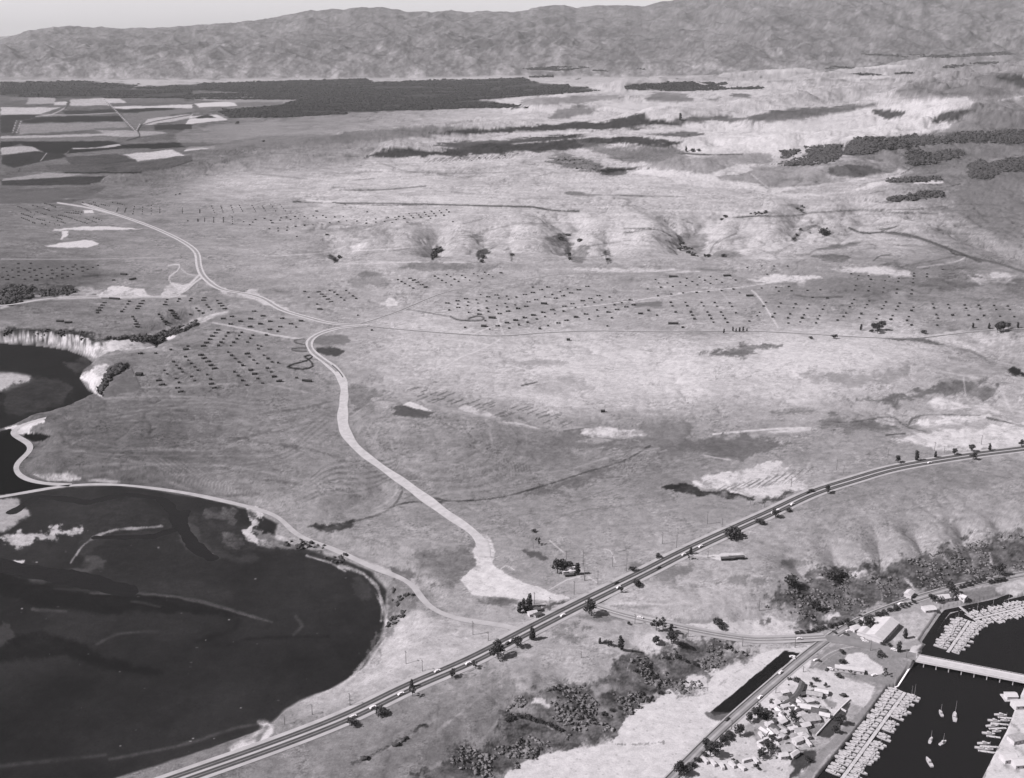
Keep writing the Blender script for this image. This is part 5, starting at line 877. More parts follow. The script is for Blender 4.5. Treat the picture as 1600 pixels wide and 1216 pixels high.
for d, k, fl, p in allh:
    z = ground(p[0], p[1]); s = rng.choice([.85, 1, 1, 1.15])+.12*rng.uniform(-1, 1); s *= 1+max(0, (p[1]-2600))/5000
    if n_ind < 300 and k in HLAB:
        w_, r_ = HM[fl if fl in HM else 'a']
        if fl == 'B':
            o = thing("long_hut", (p[0], p[1], z), "larger dark hut standing apart beside the rows %s" % {"A": "left of the hairpin bend", "G": "above the road junction"}[k], "hut", None, rng.uniform(-.3, .3), s)
        else: o = thing("small_hut", (p[0], p[1], z), HLAB[k][0], "hut", HLAB[k][1], rng.uniform(-.35, .35), s)
        link(bpy.data.objects.new("wall", w_), o); link(bpy.data.objects.new("roof", r_), o); n_ind += 1
    else:
        sz = {'a': 3.9, 'b': 6, 'B': 9, 's': 2.2}[fl]*s
        b0 = len(rest.v); rest.box(0, 0, -.3, sz, sz*.95, 2.0*s); rest.gable(0, 0, 1.75*s, sz, sz*.95, .9*s, .25, .12, 0)
        for i in range(b0, len(rest.v)): v_ = rest.v[i]; rest.v[i] = (v_[0]+p[0], v_[1]+p[1], v_[2]+z)
o = rest.obj("distant_huts", None, hutm); o['kind'] = 'stuff'; o['label'] = "far rows of tiny dark huts beyond the nearer rows"
LONG = [(94,502,"long black shed above the bay cliff, left one of two",14,5),(107,504,"long black shed above the bay cliff, right one of two",14,5),(193.6,428.5,"long black shed lying level near the dirt road loop",16,6),(207.3,436,"long black shed set askew near the dirt road loop",16,6),(479.5,595.3,"long dark shed on the slope under the small pond loop",16,5),
 (769,496.5,"dark oblong shed at the tip of the thin pond loop",14,6),(756,509.5,"black oval-looking shed just below the hut rows",11,8),(850,474.4,"dark double shed in the middle of the hut field",13,6),(1052,505.6,"long black bent shed right of the wide hut field",20,6),(1052,432,"flat dark diamond-shaped shed above the thin white track",20,9),(1136,430.6,"flat dark shed above the white track near the bare patch",17,8),(1171.5,462.1,"dark shed beside the top of the white spur track",16,5),
 (179,466.7,"long dark shed at the foot of the white bank",24,5),(888,531,"small dark shed alone on the pale plain",6,5),(942,643,"tiny dark shed at the pale plain's lower edge",6,4)]
for x, y, lab, L, W in LONG:
    p = at([(x, y+1)])[0]; o = thing("long_shed", p, lab, "shed", None, rng.uniform(-.25, .25) if x < 200 or x > 215 else .9)
    b = MB(); b.box(0, 0, -.4, L, W, 3.4); b.obj("wall", o, hutm); r_ = MB(); r_.gable(0, 0, 3.05, L, W, 1.3, .3); r_.obj("roof", o, hutr)
# ------------------------------------------------------------------ trees one can tell apart
# pixel of the foot, height in pixels, kind, label
TR = [(552,1133,11,'bush',"small dark shrub at the lower verge, leftmost beside the highway"),(594,1116,13,'bush',"round dark shrub on the lower highway verge, second from the left"),(645,1088,14,'open',"scraggly shrub on the lower verge below the median tree"),(643,1074,12,'tall',"slim shrub standing in the highway median"),
 (706,1060,13,'round',"compact dark tree on the lower verge left of the biggest tree"),(743,1045,13,'open',"thin see-through tree just left of the biggest highway tree"),(778,1030,27,'round',"biggest bushy dark tree on the lower edge of the highway"),(808,1012,17,'round',"middling tree right of the biggest highway tree"),(831,1000,20,'tall',"upright tree with a gap in its crown, right of the biggest highway tree"),
 (923,962,24,'round',"bushy dark tree below the highway beside the side road mouth"),(970,926,11,'open',"thin shrub below the highway, right of the side road mouth"),(994,916,10,'bush',"small round shrub on its own below the highway"),(989,893,7,'bush',"low black shrub on the upper highway verge"),(1029,871,6,'bush',"tiny shrub above the highway near a pole"),(1077,875,10,'open',"thin tree by the turning to the pale oval lot"),(1079,866,10,'tall',"slim dark tree rising from the highway edge above the lot turning"),
 (1145,842,17,'bush',"wide black shrub below the highway, above the pale oval lot"),(1189,819,9,'bush',"little shrub below the highway, between two larger dark ones"),(1211,810,13,'round',"dark tree below the highway beside the pale bus"),(1232,799,6,'bush',"tiny shrub below the highway curve"),(1293,771,11,'round',"round dark shrub at the lower edge of the highway curve"),(1268,769,5,'bush',"very small shrub on the upper side of the highway curve"),
 (1403,723,11,'round',"first round tree of the upper verge row beyond the curve"),(1432,720,14,'tall',"taller dark tree, second of the row beyond the curve"),(1461,715,9,'tall',"small slim tree, third of the row beyond the curve"),(1491,711,10,'round',"leaning dark tree, fourth of the row beyond the curve"),(1518,706,11,'round',"fifth tree of the row beyond the curve"),(1521,719,11,'round',"dark tree on the lower verge opposite the row beyond the curve"),(1546,704,10,'tall',"sixth tree of the row beyond the curve"),(1596,698,10,'round',"tree by the highway at the right edge of the picture"),
 (871,896,22,'round',"largest dark tree left of the farmhouse"),(880,893,14,'open',"ragged tree close against the left of the farmhouse"),(888,888,10,'bush',"low wide dark tree behind the farmhouse"),(902,898,17,'tall',"upright cypress-like tree right of the farmhouse"),(841,852,11,'open',"lone ragged tree on the knoll above the farmhouse"),(835,832,5,'bush',"low shrub on the crest of the knoll"),
 (812,958,16,'tall',"dark tree at the left of the roadside yard"),(818,951,14,'tall',"second dark tree of the roadside yard"),(827,950,20,'tall',"tallest tree behind the roadside yard"),(822,955,9,'bush',"dark shrub among the roadside yard trees"),(840,953,6,'bush',"small dark shrub right of the roadside yard"),
 (1025,985,20,'open',"open-crowned leaning tree on the low bank below the side road"),(1036,986,19,'open',"thin arched tree beside the open-crowned tree"),(1048,990,14,'tall',"slender tree above the round dark tree"),(1049,1006,19,'round',"round black tree at the top of the brushy slope"),(1025,1008,14,'round',"middle-sized tree left of the round black tree"),(970,1015,20,'tall',"dark pointed tree alone on the pale ground"),(937,1006,9,'tall',"small upright shrub on the pale ground"),(951,1008,8,'bush',"dark shrub right of the small upright shrub"),(944,1006,4,'bush',"tiny shrub between two dark shrubs"),(982,976,4,'bush',"tiny shrub beside the side road"),
 (1120,975,10,'bush',"dark shrub above the pale cut bank"),(1128,983,8,'bush',"second dark shrub above the pale cut bank"),(1157,1150,18,'round',"large spreading tree by the coast road in the trailer park"),(1110,1183,26,'round',"big tree at the roadside near the bottom edge"),(1128,1163,12,'round',"smaller roadside tree above the big one"),(1139,1155,9,'bush',"round roadside shrub below the spreading tree"),(1172,1128,15,'round',"dark round tree, left of the pair by the coast road"),(1184,1124,20,'round',"dark tree, right of the pair by the coast road"),(1186,1108,9,'open',"thin tree behind the roadside pair"),
 (1203,1127,14,'open',"pointed ragged tree right of the roadside pair"),(1237,1126,17,'round',"tree among the park cottages"),(1199,1174,19,'round',"tree below the oval lawn"),(1187,1186,16,'round',"tree below and left of the oval lawn"),(1205,1158,10,'round',"small tree at the lower side of the oval lawn"),(1311,1133,17,'round',"large tree on the dark park lawn"),(1304,1146,13,'round',"smaller tree on the dark park lawn"),(1262,1192,11,'round',"tree on the lower dark lawn"),(1244,1065,7,'bush',"small black shrub above the curved sheds"),(1268,1074,8,'round',"dark tree above the pale cottages"),(1290,1074,7,'round',"dark tree right of the cottage trees"),(1274,1064,6,'bush',"little shrub above the cottage trees"),
 (1315,1021,6,'bush',"little shrub above the white lot"),(1317,1036,7,'bush',"wide black shrub at the left of the white lot"),(1376,1025,8,'bush',"black shrub beside the bridge road"),(1404,1019,15,'tall',"dark upright tree by the bridge road"),(1414,998,14,'tall',"dark tree alone on the point right of the white hall"),(1368,1001,9,'round',"shrub at the foot of the white hall"),(1383,1056,11,'open',"tree at the lower right of the white lot"),(1310,1059,7,'bush',"shrub at the lower left of the white lot"),(1328,1054,7,'open',"shrub by the long white shed"),(1390,1010,5,'bush',"first low shrub by the bridge road"),(1380,1008,5,'bush',"second low shrub by the bridge road"),(1063,1212,24,'round',"big dark tree cut by the bottom edge"),
 (1354,981,18,'round',"dark tree behind the white house"),(1329,980,9,'bush',"shrub at the road fork"),(1486,932,20,'round',"tall dark tree by the motel-like white house"),(1457,941,12,'round',"dark tree left of the white house on the point"),(1466,941,9,'bush',"shrub beside the white house on the point"),(1238,914,14,'bush',"dark shrub alone at the left end of the bluff"),(1274,955,17,'round',"large dark tree in the notch of the bluff"),(1560,900,19,'round',"big dark tree at the foot of the right-hand bluff"),(1300,905,12,'bush',"dark shrub on the bluff brow"),(1312,900,10,'bush',"second dark shrub on the bluff brow"),
 (1345,516,8,'tall',"small black tree beside the track, left of the dark clump"),(1367,518,12,'round',"left tree of the dark clump above the track"),(1376,516,13,'round',"right tree of the dark clump above the track"),(1371,521,11,'round',"lower tree of the dark clump above the track"),(1362,519,4,'bush',"tiny shrub by the dark clump"),(1520,513,7,'tall',"first slim tree left of the big black clump"),(1545,514,8,'tall',"second slim tree left of the big black clump"),(1558,520,15,'round',"left tree of the big black clump at the right"),(1567,518,14,'round',"middle tree of the big black clump at the right"),(1576,514,9,'round',"right tree of the big black clump at the right"),(1590,513,8,'tall',"slim tree right of the big black clump"),
 (1443,521,5,'bush',"small black shrub by the track fork"),(1303,529,6,'bush',"dark shrub under the track"),(1267,530,4,'bush',"low dark shrub under the track"),(1131,521,6,'tall',"slim tree left of the little row of five"),(1285,367,9,'bush',"dark shrub, left of two in the hill hollow"),(1291,367,8,'bush',"dark shrub, right of two in the hill hollow"),(1072,237,7,'tall',"tiny upright tree on the far pale hill"),(1082,237,5,'bush',"tiny shrub right of the far upright tree"),(1092,237,4,'bush',"far low shrub at the dark valley's end"),(1063,188,9,'tall',"tiny dark tree on the far valley edge"),(372,194,4,'bush',"far dark shrub below the orchard"),(412,222,3,'bush',"far little shrub on the dull plain")]
P = at([(a[0], a[1]) for a in TR])
for (x, y, hp, kd, lab), p in zip(TR, P):
    h = hp/pxm(p)/.86; tree(kd, p, h*(1.08 if kd != 'tall' else 1.0), lab, "shrub" if kd == 'bush' else "tree", wide={'tall': 1.25, 'bush': 1.1}.get(kd, .95))
def row(pts, hp, kd, label, group, name=None):
    for (x, y), p in zip(pts, at(pts)): tree(kd, p, hp/pxm(p)*rng.uniform(.9, 1.35), label, "shrub" if kd == 'bush' else "tree", group, 1.15)
row([(1145,518),(1150,519),(1155.5,519),(1161,518),(1167,518)], 6, 'tall', "one of five tiny slim trees in a row by the track", "row of five slim trees")
row([(1501+i*5.1, 920-i*1.9) for i in range(8)], 7, 'round', "dark round tree in the row along the coast highway near the moorings", "roadside row by the moorings")
row([(1546+i*4.6, 912-i*.9) for i in range(6)], 7, 'round', "dark tree in the farther row along the coast highway at the right edge", "roadside row at the right edge")
row([(1397+i*6, 955-i*2.4) for i in range(6)], 6, 'round', "dark tree in the roadside row in front of the bluff house", "roadside row below the bluff house")
row([(1245+i*8.5, 991-i*1.0-(i*i)*.12) for i in range(10)], 6, 'bush', "low round bush in the row at the foot of the bluff near the junction", "bushes at the bluff foot")
row([(1345+i*9, 975-i*3.9) for i in range(7)], 7, 'bush', "low bush at the foot of the bluff beyond the junction", "bushes at the bluff foot beyond the junction")
row([(1072+i*9.5, 1206-i*8.2) for i in range(8)], 8, 'bush', "hedge bush along the lower side of the coast road in the corner", "hedge bushes by the coast road")
row([(793,1127),(800,1123),(812,1121),(823,1123),(832,1126),(845,1129),(858,1133),(868,1139),(876,1143)], 7, 'bush', "dark brush clump along the brow of the lower slope", "brush clumps on the slope brow")
row([(943,1117),(957,1112),(969,1108),(987,1093),(1003,1085),(1012,1094),(1031,1084),(1024,1060),(1042,1030),(1058,1028),(1070,1034),(1012,1042),(995,1050),(1085,1040)], 6, 'bush', "large dark brush clump on the slope above the white flat", "large brush clumps above the white flat")
row([(1063,392),(1070,388),(1076,396),(1067,382),(1083,400),(1101,401),(1107,402),(1130,402)], 4.5, 'bush', "dark shrub in the ravines of the middle scarp", "shrubs in the scarp ravines")
row([(1240,375),(1244,368),(1251,360),(1128,344),(1134,340),(1190,335),(1197,332),(1246,328),(1252,331),(1391,313),(1397,313.5),(1404,313),(1412,311)], 4, 'bush', "dark shrub along the gullies right of centre", "shrubs in the right-hand gullies")
row([(684,396),(680,402),(755,404),(752,410),(522,408),(530,404),(890,406),(949,407),(905,378),(800,400)], 5, 'bush', "dark shrub in the small gullies under the upper slope", "shrubs in the small gullies")
# ------------------------------------------------------------------ scrub and orchards: uncountable masses
def in_poly(x, y, P):
    c_ = False; n = len(P)
    for i in range(n):
        x1, y1 = P[i]; x2, y2 = P[(i+1) % n]
        if (y1 > y) != (y2 > y) and x < (x2-x1)*(y-y1)/(y2-y1)+x1: c_ = not c_
    return c_
def blob_np(rs, seg=0):
    # a lumpy clump: displaced icosahedron subdivided once
    t_ = (1+5**.5)/2; v = np.array([(-1,t_,0),(1,t_,0),(-1,-t_,0),(1,-t_,0),(0,-1,t_),(0,1,t_),(0,-1,-t_),(0,1,-t_),(t_,0,-1),(t_,0,1),(-t_,0,-1),(-t_,0,1)], float); v /= np.linalg.norm(v[0])
    f = [(0,11,5),(0,5,1),(0,1,7),(0,7,10),(0,10,11),(1,5,9),(5,11,4),(11,10,2),(10,7,6),(7,1,8),(3,9,4),(3,4,2),(3,2,6),(3,6,8),(3,8,9),(4,9,5),(2,4,11),(6,2,10),(8,6,7),(9,8,1)]
    v = [tuple(a) for a in v]; mid = {}; nf = []
    def m_(a, b):
        k = (min(a, b), max(a, b))
        if k not in mid: p = (np.array(v[a])+np.array(v[b])); p /= np.linalg.norm(p); v.append(tuple(p)); mid[k] = len(v)-1
        return mid[k]
    for a, b, c_ in f:
        x, y, z = m_(a, b), m_(b, c_), m_(c_, a); nf += [(a,x,z),(b,y,x),(c_,z,y),(x,y,z)]
    return np.array(v), np.array(nf)
BV, BF = blob_np(None)
nrs = np.random.RandomState(5)
BV0, BF0 = BV[:12], np.array([(0,11,5),(0,5,1),(0,1,7),(0,7,10),(0,10,11),(1,5,9),(5,11,4),(11,10,2),(10,7,6),(7,1,8),(3,9,4),(3,4,2),(3,2,6),(3,6,8),(3,8,9),(4,9,5),(2,4,11),(6,2,10),(8,6,7),(9,8,1)])
VAR = [BV*(1+0.55*nrs.randn(len(BV), 1).clip(-1.6, 1.6)) for _ in range(8)]
def mass(name, pts3, size, m, label, flat=.7, seed=0, low=False):
    rs = np.random.RandomState(seed); V_ = []; F_ = []; o = 0
    for k, (x, y, z) in enumerate(pts3):
        s = size(k) if callable(size) else size; s *= rs.choice([.5, .8, 1., 1.1, 1.45])*rs.uniform(.8, 1.2); b = VAR[rs.randint(8)]; b = b[:12] if low else b; a = rs.uniform(0, 6.28); ca, sa = math.cos(a), math.sin(a)
        v = np.stack([(b[:, 0]*ca-b[:, 1]*sa)*s, (b[:, 0]*sa+b[:, 1]*ca)*s, b[:, 2]*s*flat], 1) + (x, y, z+s*flat*.45); V_.append(v); F_.append((BF0 if low else BF)+o); o += len(v)
    V_ = np.concatenate(V_); F_ = np.concatenate(F_); me = bpy.data.meshes.new(name); me.vertices.add(len(V_)); me.vertices.foreach_set('co', V_.astype(F4).ravel())
    n = len(F_); me.loops.add(n*3); me.loops.foreach_set('vertex_index', F_.astype(np.int32).ravel()); me.polygons.add(n); me.polygons.foreach_set('loop_start', np.arange(0, n*3, 3, dtype=np.int32)); me.polygons.foreach_set('loop_total', np.full(n, 3, np.int32))
    me.update(calc_edges=True); me.materials.append(m); ob = link(bpy.data.objects.new(name, me)); ob['kind'] = 'stuff'; ob['label'] = label; return ob
def scatter(polys, n, seed, clump=.0, thr=-.05, jit=1.):
    """points of the land inside traced areas, denser where the growth noise is high"""
    rs = np.random.RandomState(seed); out = []
    for P_ in polys:
        P_ = np.array(P_); x0, y0 = P_.min(0); x1, y1 = P_.max(0); area = (x1-x0)*(y1-y0); m_ = int(n*area)
        u = rs.uniform(x0, x1, m_); v = rs.uniform(y0, y1, m_); d = seg_dist(u, v, P_, True); k = d < rs.uniform(-2, 1.5, m_)*jit; u, v = u[k], v[k]
        if not len(u): continue
        p = hit(u, v); nn = fbm(p[:, 0], p[:, 1], 38, 3, 5, .6); out.append(p[nn > thr])
    return np.concatenate(out)
slope = [B2("640,1100 760,920 790,860 860,830 960,800 1020,790 1060,800 1200,760 1290,690 1400,640 1570,620 1570,840 1440,860 1290,960 1240,1050 1000,1090 860,1140 790,1190 700,1215 350,1215 420,1160 560,1060"), B3("0,600 100,585 200,590 290,640 330,640 240,700 160,720 140,780 60,830 0,830")]
mass("slope_scrub", scatter(slope, .05, 1, thr=.02), 1.25, scrubm, "grey brush covering the slope above the white flat", .45, 1)
mass("slope_brush", scatter(slope, .009, 2, thr=.14), 1.4, leafm, "dark brush patches on the slope above the white flat", .55, 2)
bluff = [B3("370,430 480,400 500,330 620,290 700,260 860,240 900,270 1000,230 1250,160 1400,120 1570,95 1800,60 1800,250 1500,290 1250,350 1000,400 860,460 720,530 620,545 560,510 470,440")]
mass("bluff_scrub", scatter(bluff, .05, 3, thr=.02), 1.2, scrubm, "grey brush covering the bluff behind the coast highway", .45, 3)
mass("bluff_brush", scatter(bluff, .009, 4, thr=.14), 1.3, leafm, "dark brush patches on the bluff behind the coast highway", seed=4)
gul = [Q1("490,385 600,375 720,372 740,360 860,320 915,295 918,315 860,345 800,370 760,385 730,410 700,400 560,388"), Q1("505,530 540,505 585,500 570,530 520,560 490,610 460,650 460,620 480,580"), Q1("5,150 150,140 155,190 100,210 5,230"), Q1("165,165 330,150 340,175 200,188")]
mass("gulch_brush", scatter(gul, .30, 5, thr=-.2), 3.0, leafm, "dark brush filling the gulch and the cliff tops by the upper bay", seed=5)
oak = [P3("475,705 500,700 570,695 520,720 485,735"), P3("595,690 700,675 750,672 760,690 730,735 560,768 470,768 520,752 600,735"), P3("770,690 820,650 880,635 940,640 955,680 850,715 780,715"), P3("960,660 1000,640 1110,630 1200,640 1300,622 1500,615 1600,600 1600,655 1450,655 1300,650 1150,662 1050,680 970,690"), P3("1060,700 1110,690 1140,720 1300,698 1320,715 1200,745 1080,765 1050,740"), P3("1350,765 1400,750 1440,765 1600,735 1700,720 1700,775 1500,790 1430,825 1400,835 1350,810"), P3("970,922 1050,915 1130,890 1200,885 1225,900 1100,915 1000,932"), P3("965,840 1060,832 1075,826 1200,820 1210,824 1080,838 980,846")]
mass("cliff_scrub", scatter([Q1("5,338 240,340 330,345 400,365 470,380 470,395 380,385 300,372 5,362")], .10, 15, thr=.02, jit=2.5), 1.9, leafm, "ragged dark scrub along the brow of the white cliff", seed=15)
mass("hill_brush", scatter(oak, 1.5, 6, thr=-.16, jit=3.2), 4.8, leafm, "dark brush filling the valleys of the right-hand hills", .55, 6, True)
gl = [P2("960,1095 1070,1085 1040,1115 1090,1150 1075,1215 1040,1130 1000,1110"), P2("980,730 1100,715 1200,765 1180,790 1050,775"), P2("800,625 1100,622 1100,634 820,640"), P2("520,740 780,718 800,728 560,748"), T0("1160,20 1600,12 1600,20 1200,30"), P2("660,1150 690,1145 700,1165 655,1210"), P2("430,1150 475,1145 478,1165 440,1205"), P3("530,1110 560,1085 700,1060 720,1090 600,1085"), P3("0,1130 60,1130 70,1160 100,1190 60,1190 10,1150"), P3("240,990 330,985 410,970 400,995 280,1005"), P3("520,930 560,960 590,980 570,940")]
mass("gully_shrubs", scatter(gl, .05, 7, thr=.0), 3.2, leafm, "scattered dark shrubs in the gullies of the middle hills", seed=7)
shorep = [B1("1230,100 1400,130 1578,190 1578,255 1480,215 1400,185 1250,140"), B2("215,340 240,340 330,350 350,420 300,470 250,520 200,600 240,420"), B2("60,1155 190,1095 330,1015 400,980 390,1000 200,1105")]
mass("shore_scrub", scatter(shorep, .03, 8, thr=.1), 1.7, leafm, "small dark tufts on the bank behind the bay shore", seed=8)
flat = [B3("480,760 700,760 780,800 760,850 640,980 560,1060 480,1190 200,1190 300,960")]
mass("park_shrubs", scatter(flat, .018, 9, thr=.1), 1.5, leafm, "small dark shrubs scattered among the park cottages", seed=9)
# orchards: close rows of rounded citrus crowns
ORC = {"citrus_orchard": [F5("5,48 700,38 860,52 1060,70 1170,60 1090,100 1320,85 1600,72 1600,190 1500,180 1160,175 900,182 830,172 500,178 5,158"), P1("1060,545 1010,520 1040,510 1300,490 1400,455 1500,460 1600,455 1600,530 1300,545"), P1("860,460 860,440 1600,420 1600,460 1300,462"), P1("1180,455 1180,430 600,405 720,405 940,388 1180,380 1600,370 1600,455")],
 "valley_orchard": [P2("0,370 120,366 180,382 280,378 420,372 640,368 850,362 920,385 800,396 640,402 400,405 0,435"), P2("0,438 400,408 640,404 880,404 1060,398 1080,408 1150,408 1210,420 1080,432 880,445 640,462 500,475 0,505"), P2("0,508 300,488 480,478 680,478 850,492 870,500 600,502 380,510 300,508 0,525")],
 "far_orchard": [P2("1320,400 1400,388 1600,380 1640,382 1640,422 1480,422 1330,415"), P3("0,385 220,382 225,392 160,398 240,412 200,420 0,422"), P3("240,408 400,402 390,412 240,420"), P2("850,318 1000,308 1160,312 1060,328 900,328"), P2("1170,325 1420,318 1420,325 1180,334"), P3("680,308 815,307 815,318 680,318"), P3("670,336 800,342 1090,336 1100,342 800,352 690,346"), P3("830,248 1040,254 1230,256 1520,240 1560,252 1240,268 900,260"), P3("1225,310 1340,292 1480,286 1480,294 1340,310 1230,318"), P2("880,355 990,350 990,358 880,360"), P2("930,398 1060,392 1060,404 960,406")]}
orm = mat("orchard_leaf", .013, .9, .35, .02, .08)
for nm, polys in ORC.items():
    pts = []
    for P_ in polys:
        W = hit([a for a, b in P_], [b for a, b in P_])[:, :2]; lo_, hi_ = W.min(0), W.max(0); cell = 17 if (hi_-lo_).prod() > 3e6 else 15; th = .12
        gx_, gy_ = np.meshgrid(np.arange(lo_[0]-200, hi_[0]+200, cell), np.arange(lo_[1]-200, hi_[1]+200, cell*1.25)); gx_, gy_ = gx_.ravel(), gy_.ravel()
        gx_, gy_ = gx_+nrs.randn(len(gx_))*2, gy_+nrs.randn(len(gx_))*2
        k = (np.abs(gx_) < gy_*.60) & (gy_ < 17000); gx_, gy_ = gx_[k], gy_[k]
        uu, vv = project(gx_, gy_, ground(gx_, gy_)); k = seg_dist(uu, vv, np.array(P_), True) < .3*nrs.randn(len(uu)); gx_, gy_ = gx_[k], gy_[k]
        gap = (perlin(gx_/260, gy_/260, 3) > -.5) & (perlin(gx_/900+.3*gy_/300, gy_/210, 9) > -.16); gx_, gy_ = gx_[gap], gy_[gap]
        pts.append(np.stack([gx_, gy_, ground(gx_, gy_)], 1))
    pts = np.concatenate(pts); print(nm, len(pts))
    mass(nm, pts, 9.5, orm, {"citrus_orchard": "dark citrus orchard blocks on the plain at the upper left", "valley_orchard": "long dark orchard reaching across the middle of the far plain", "far_orchard": "small far orchard blocks and tree belts near the mountains"}[nm], .5, 11, True)
# ------------------------------------------------------------------ poles
polem = mat("pole_wood", .10, .9, .3, 1.)
def pole_parts(r, h):
    p = MB(); p.tube([(0,0,-1),(0,0,h*.5),(0,0,h)], [.34, .28, .2], 6); o1 = p.mesh("pole", polem); a = MB(); a.box(0, 0, h-1.2, .3, 3.4, .3); return o1, a.mesh("crossarm", polem)
PM = pole_parts(None, 10.)
def poles(pts, group, label):
    for (x, y, hp), p in zip(pts, at([(a[0], a[1]) for a in pts])):
        h = hp/pxm(p)/.86; s = h/10; o = thing("utility_pole", (p[0], p[1], ground(p[0], p[1])), label, "utility pole", group, 0.6, (1.05, 1.05, s))
        link(bpy.data.objects.new("pole", PM[0]), o); link(bpy.data.objects.new("crossarm", PM[1]), o)
poles([(634.5,1038,21),(660,1049,18),(739,992,21),(763,1001,14),(547,1103,20),(488,1117,16),(445,1133,15)], "poles along the shore side of the highway", "slim wooden pole in the line between the bay and the highway")
poles([(835,944,18),(859,955,22),(897,929,21),(911,883,22),(913,907,20),(934,913,21),(957,886,19),(979,893,20),(1035,850,18),(1057,856,20),(914,908,9),(886,895,8)], "poles above the highway by the farmhouse", "slim wooden pole in the line above the highway near the farmhouse")
poles([(1105,819,19),(1128,824,14),(1172,789,8),(1194,793,9),(1236,761,16),(1307,735,16),(1318,740,12),(1387,716,13),(1460,705,13),(1475,708,10),(1533,695,14),(885,874,12),(833,857,9),(812,822,11)], "poles along the upper side of the highway curve", "slim wooden pole beside the long curve of the highway")
poles([(992,975,15),(1075,995,12),(1160,1010,13),(1242,1012,17),(1186,954,16),(1106,872,11),(908,1028,10),(1106,871,8)], "poles along the road to the junction", "slim wooden pole beside the side road down to the junction")
poles([(1360,1017,16),(1255,1050,9),(1212,1083,9),(1143,1140,15),(1105,1165,10),(1416,1028,12),(1330,975,12),(1478,1000,6)], "poles by the coast road and bridge", "wooden pole beside the coast road or bridge road")
# ------------------------------------------------------------------ houses
wh = mat("white_paint", .36, .7, .1, .4); whr = mat("white_roof", .35, .8, .08, .3); dk = mat("dark_wall", .03, .9, .2, .5); gr = mat("grey_roof", .22, .9, .2, .4); dr = mat("dark_roof", .06, .9, .25, .4); gl_ = mat("window_dark", .02, .3, 0, 1, .5)
def house(x, y, L, W, Hh, rise, rz, lab, wallm=None, roofm=None, name="cottage", cat="house", wins=3, group=None, flatroof=False):
    p = at([(x, y)])[0]; z = ground(p[0], p[1]); o = thing(name, (p[0], p[1], z), lab, cat, group, rz); wm_ = wallm or wh; rm_ = roofm or whr
    b = MB(); b.box(0, 0, -1.5, L, W, Hh+1.5); wl = b.obj("wall", o, wm_)
    if flatroof: r_ = MB(); r_.box(0, 0, Hh+.003, L+.8, W+.8, .5)
    else: r_ = MB(); r_.gable(0, 0, Hh+.2, L, W, rise, .5, .2)
    r_.obj("roof", o, rm_)
    for i in range(wins):
        q = MB(); xx = -L/2+L*(i+.5)/wins; q.box(xx, -W/2, Hh*.35, L/wins*.35, .12, Hh*.32); q.obj("window", o, gl_)
    d = MB(); d.box(L/2, 0, 0, .14, W*.22, Hh*.7); d.obj("door", o, gl_); return o
house(888,895,14,9,4,3,.2,"pale farmhouse among dark trees above the highway",roofm=mat("straw_roof",.42,.9,.15,.4),name="farmhouse")
house(889,900,9,4,2.6,1,.2,"low dark lean-to in front of the farmhouse",dk,dr,"lean_to","shed",1)
house(894,897,6,4,2.6,1,.5,"small shed to the right of the farmhouse lean-to",wh,gr,"shed","shed",1)
house(832,961,9,6,3,1.6,.4,"small pale house under the roadside yard trees",name="yard_house")
house(840,955,6,5,3,1.4,.2,"little dark-roofed shed at the right of the roadside yard",dk,dr,"yard_shed","shed",1)
house(840,963,8,5,3,1.4,.6,"low dark shed nearest the highway in the roadside yard",gr,dr,"roadside_shed","shed",1)
ha = heading((1362,994),(1385,970))
house(1378,990,44,18,6,3.4,ha,"large white gabled hall on the flat behind the bridge road",name="gabled_hall",cat="hall",wins=7)
house(1350,991,13,10,4,2,ha,"small white house left of the large hall",name="white_house")
house(1361,974,20,10,4,2,.1,"long white house above the small white house",name="long_house")
house(1336,985,9,7,3.5,1.6,.5,"little white kiosk at the road fork",name="kiosk")
house(1474,938,22,9,4.5,2.5,.25,"white house with dark end wall by the coast highway",name="highway_house",wins=4)
house(1482,936,9,8,5,3,-.7,"white wing with steep dark roof beside the highway house",wh,dr,"steep_house")
house(1498,934,17,7,4,1.8,-.9,"long narrow white house set askew by the moorings",name="narrow_house")
house(1451,954,13,9,3,1.6,.2,"low white house with a dark opening on the point",wh,whr,"point_house")
house(1420,932,10,8,4.5,2.2,.9,"small white house on the slope behind the coast highway",name="slope_house")
house(1137,875,15,4,3,.8,.08,"low black shed, left one below the pale oval lot",dk,dr,"black_shed","shed",2); house(1151,873.5,17,4,3,.8,.12,"low black shed, right one below the pale oval lot",dk,dr,"black_shed","shed",2)
house(1327,1049,27,6,3.2,.6,-.25,"long white flat shed on the lower edge of the white lot",name="lot_shed",cat="shed",wins=5,flatroof=True)
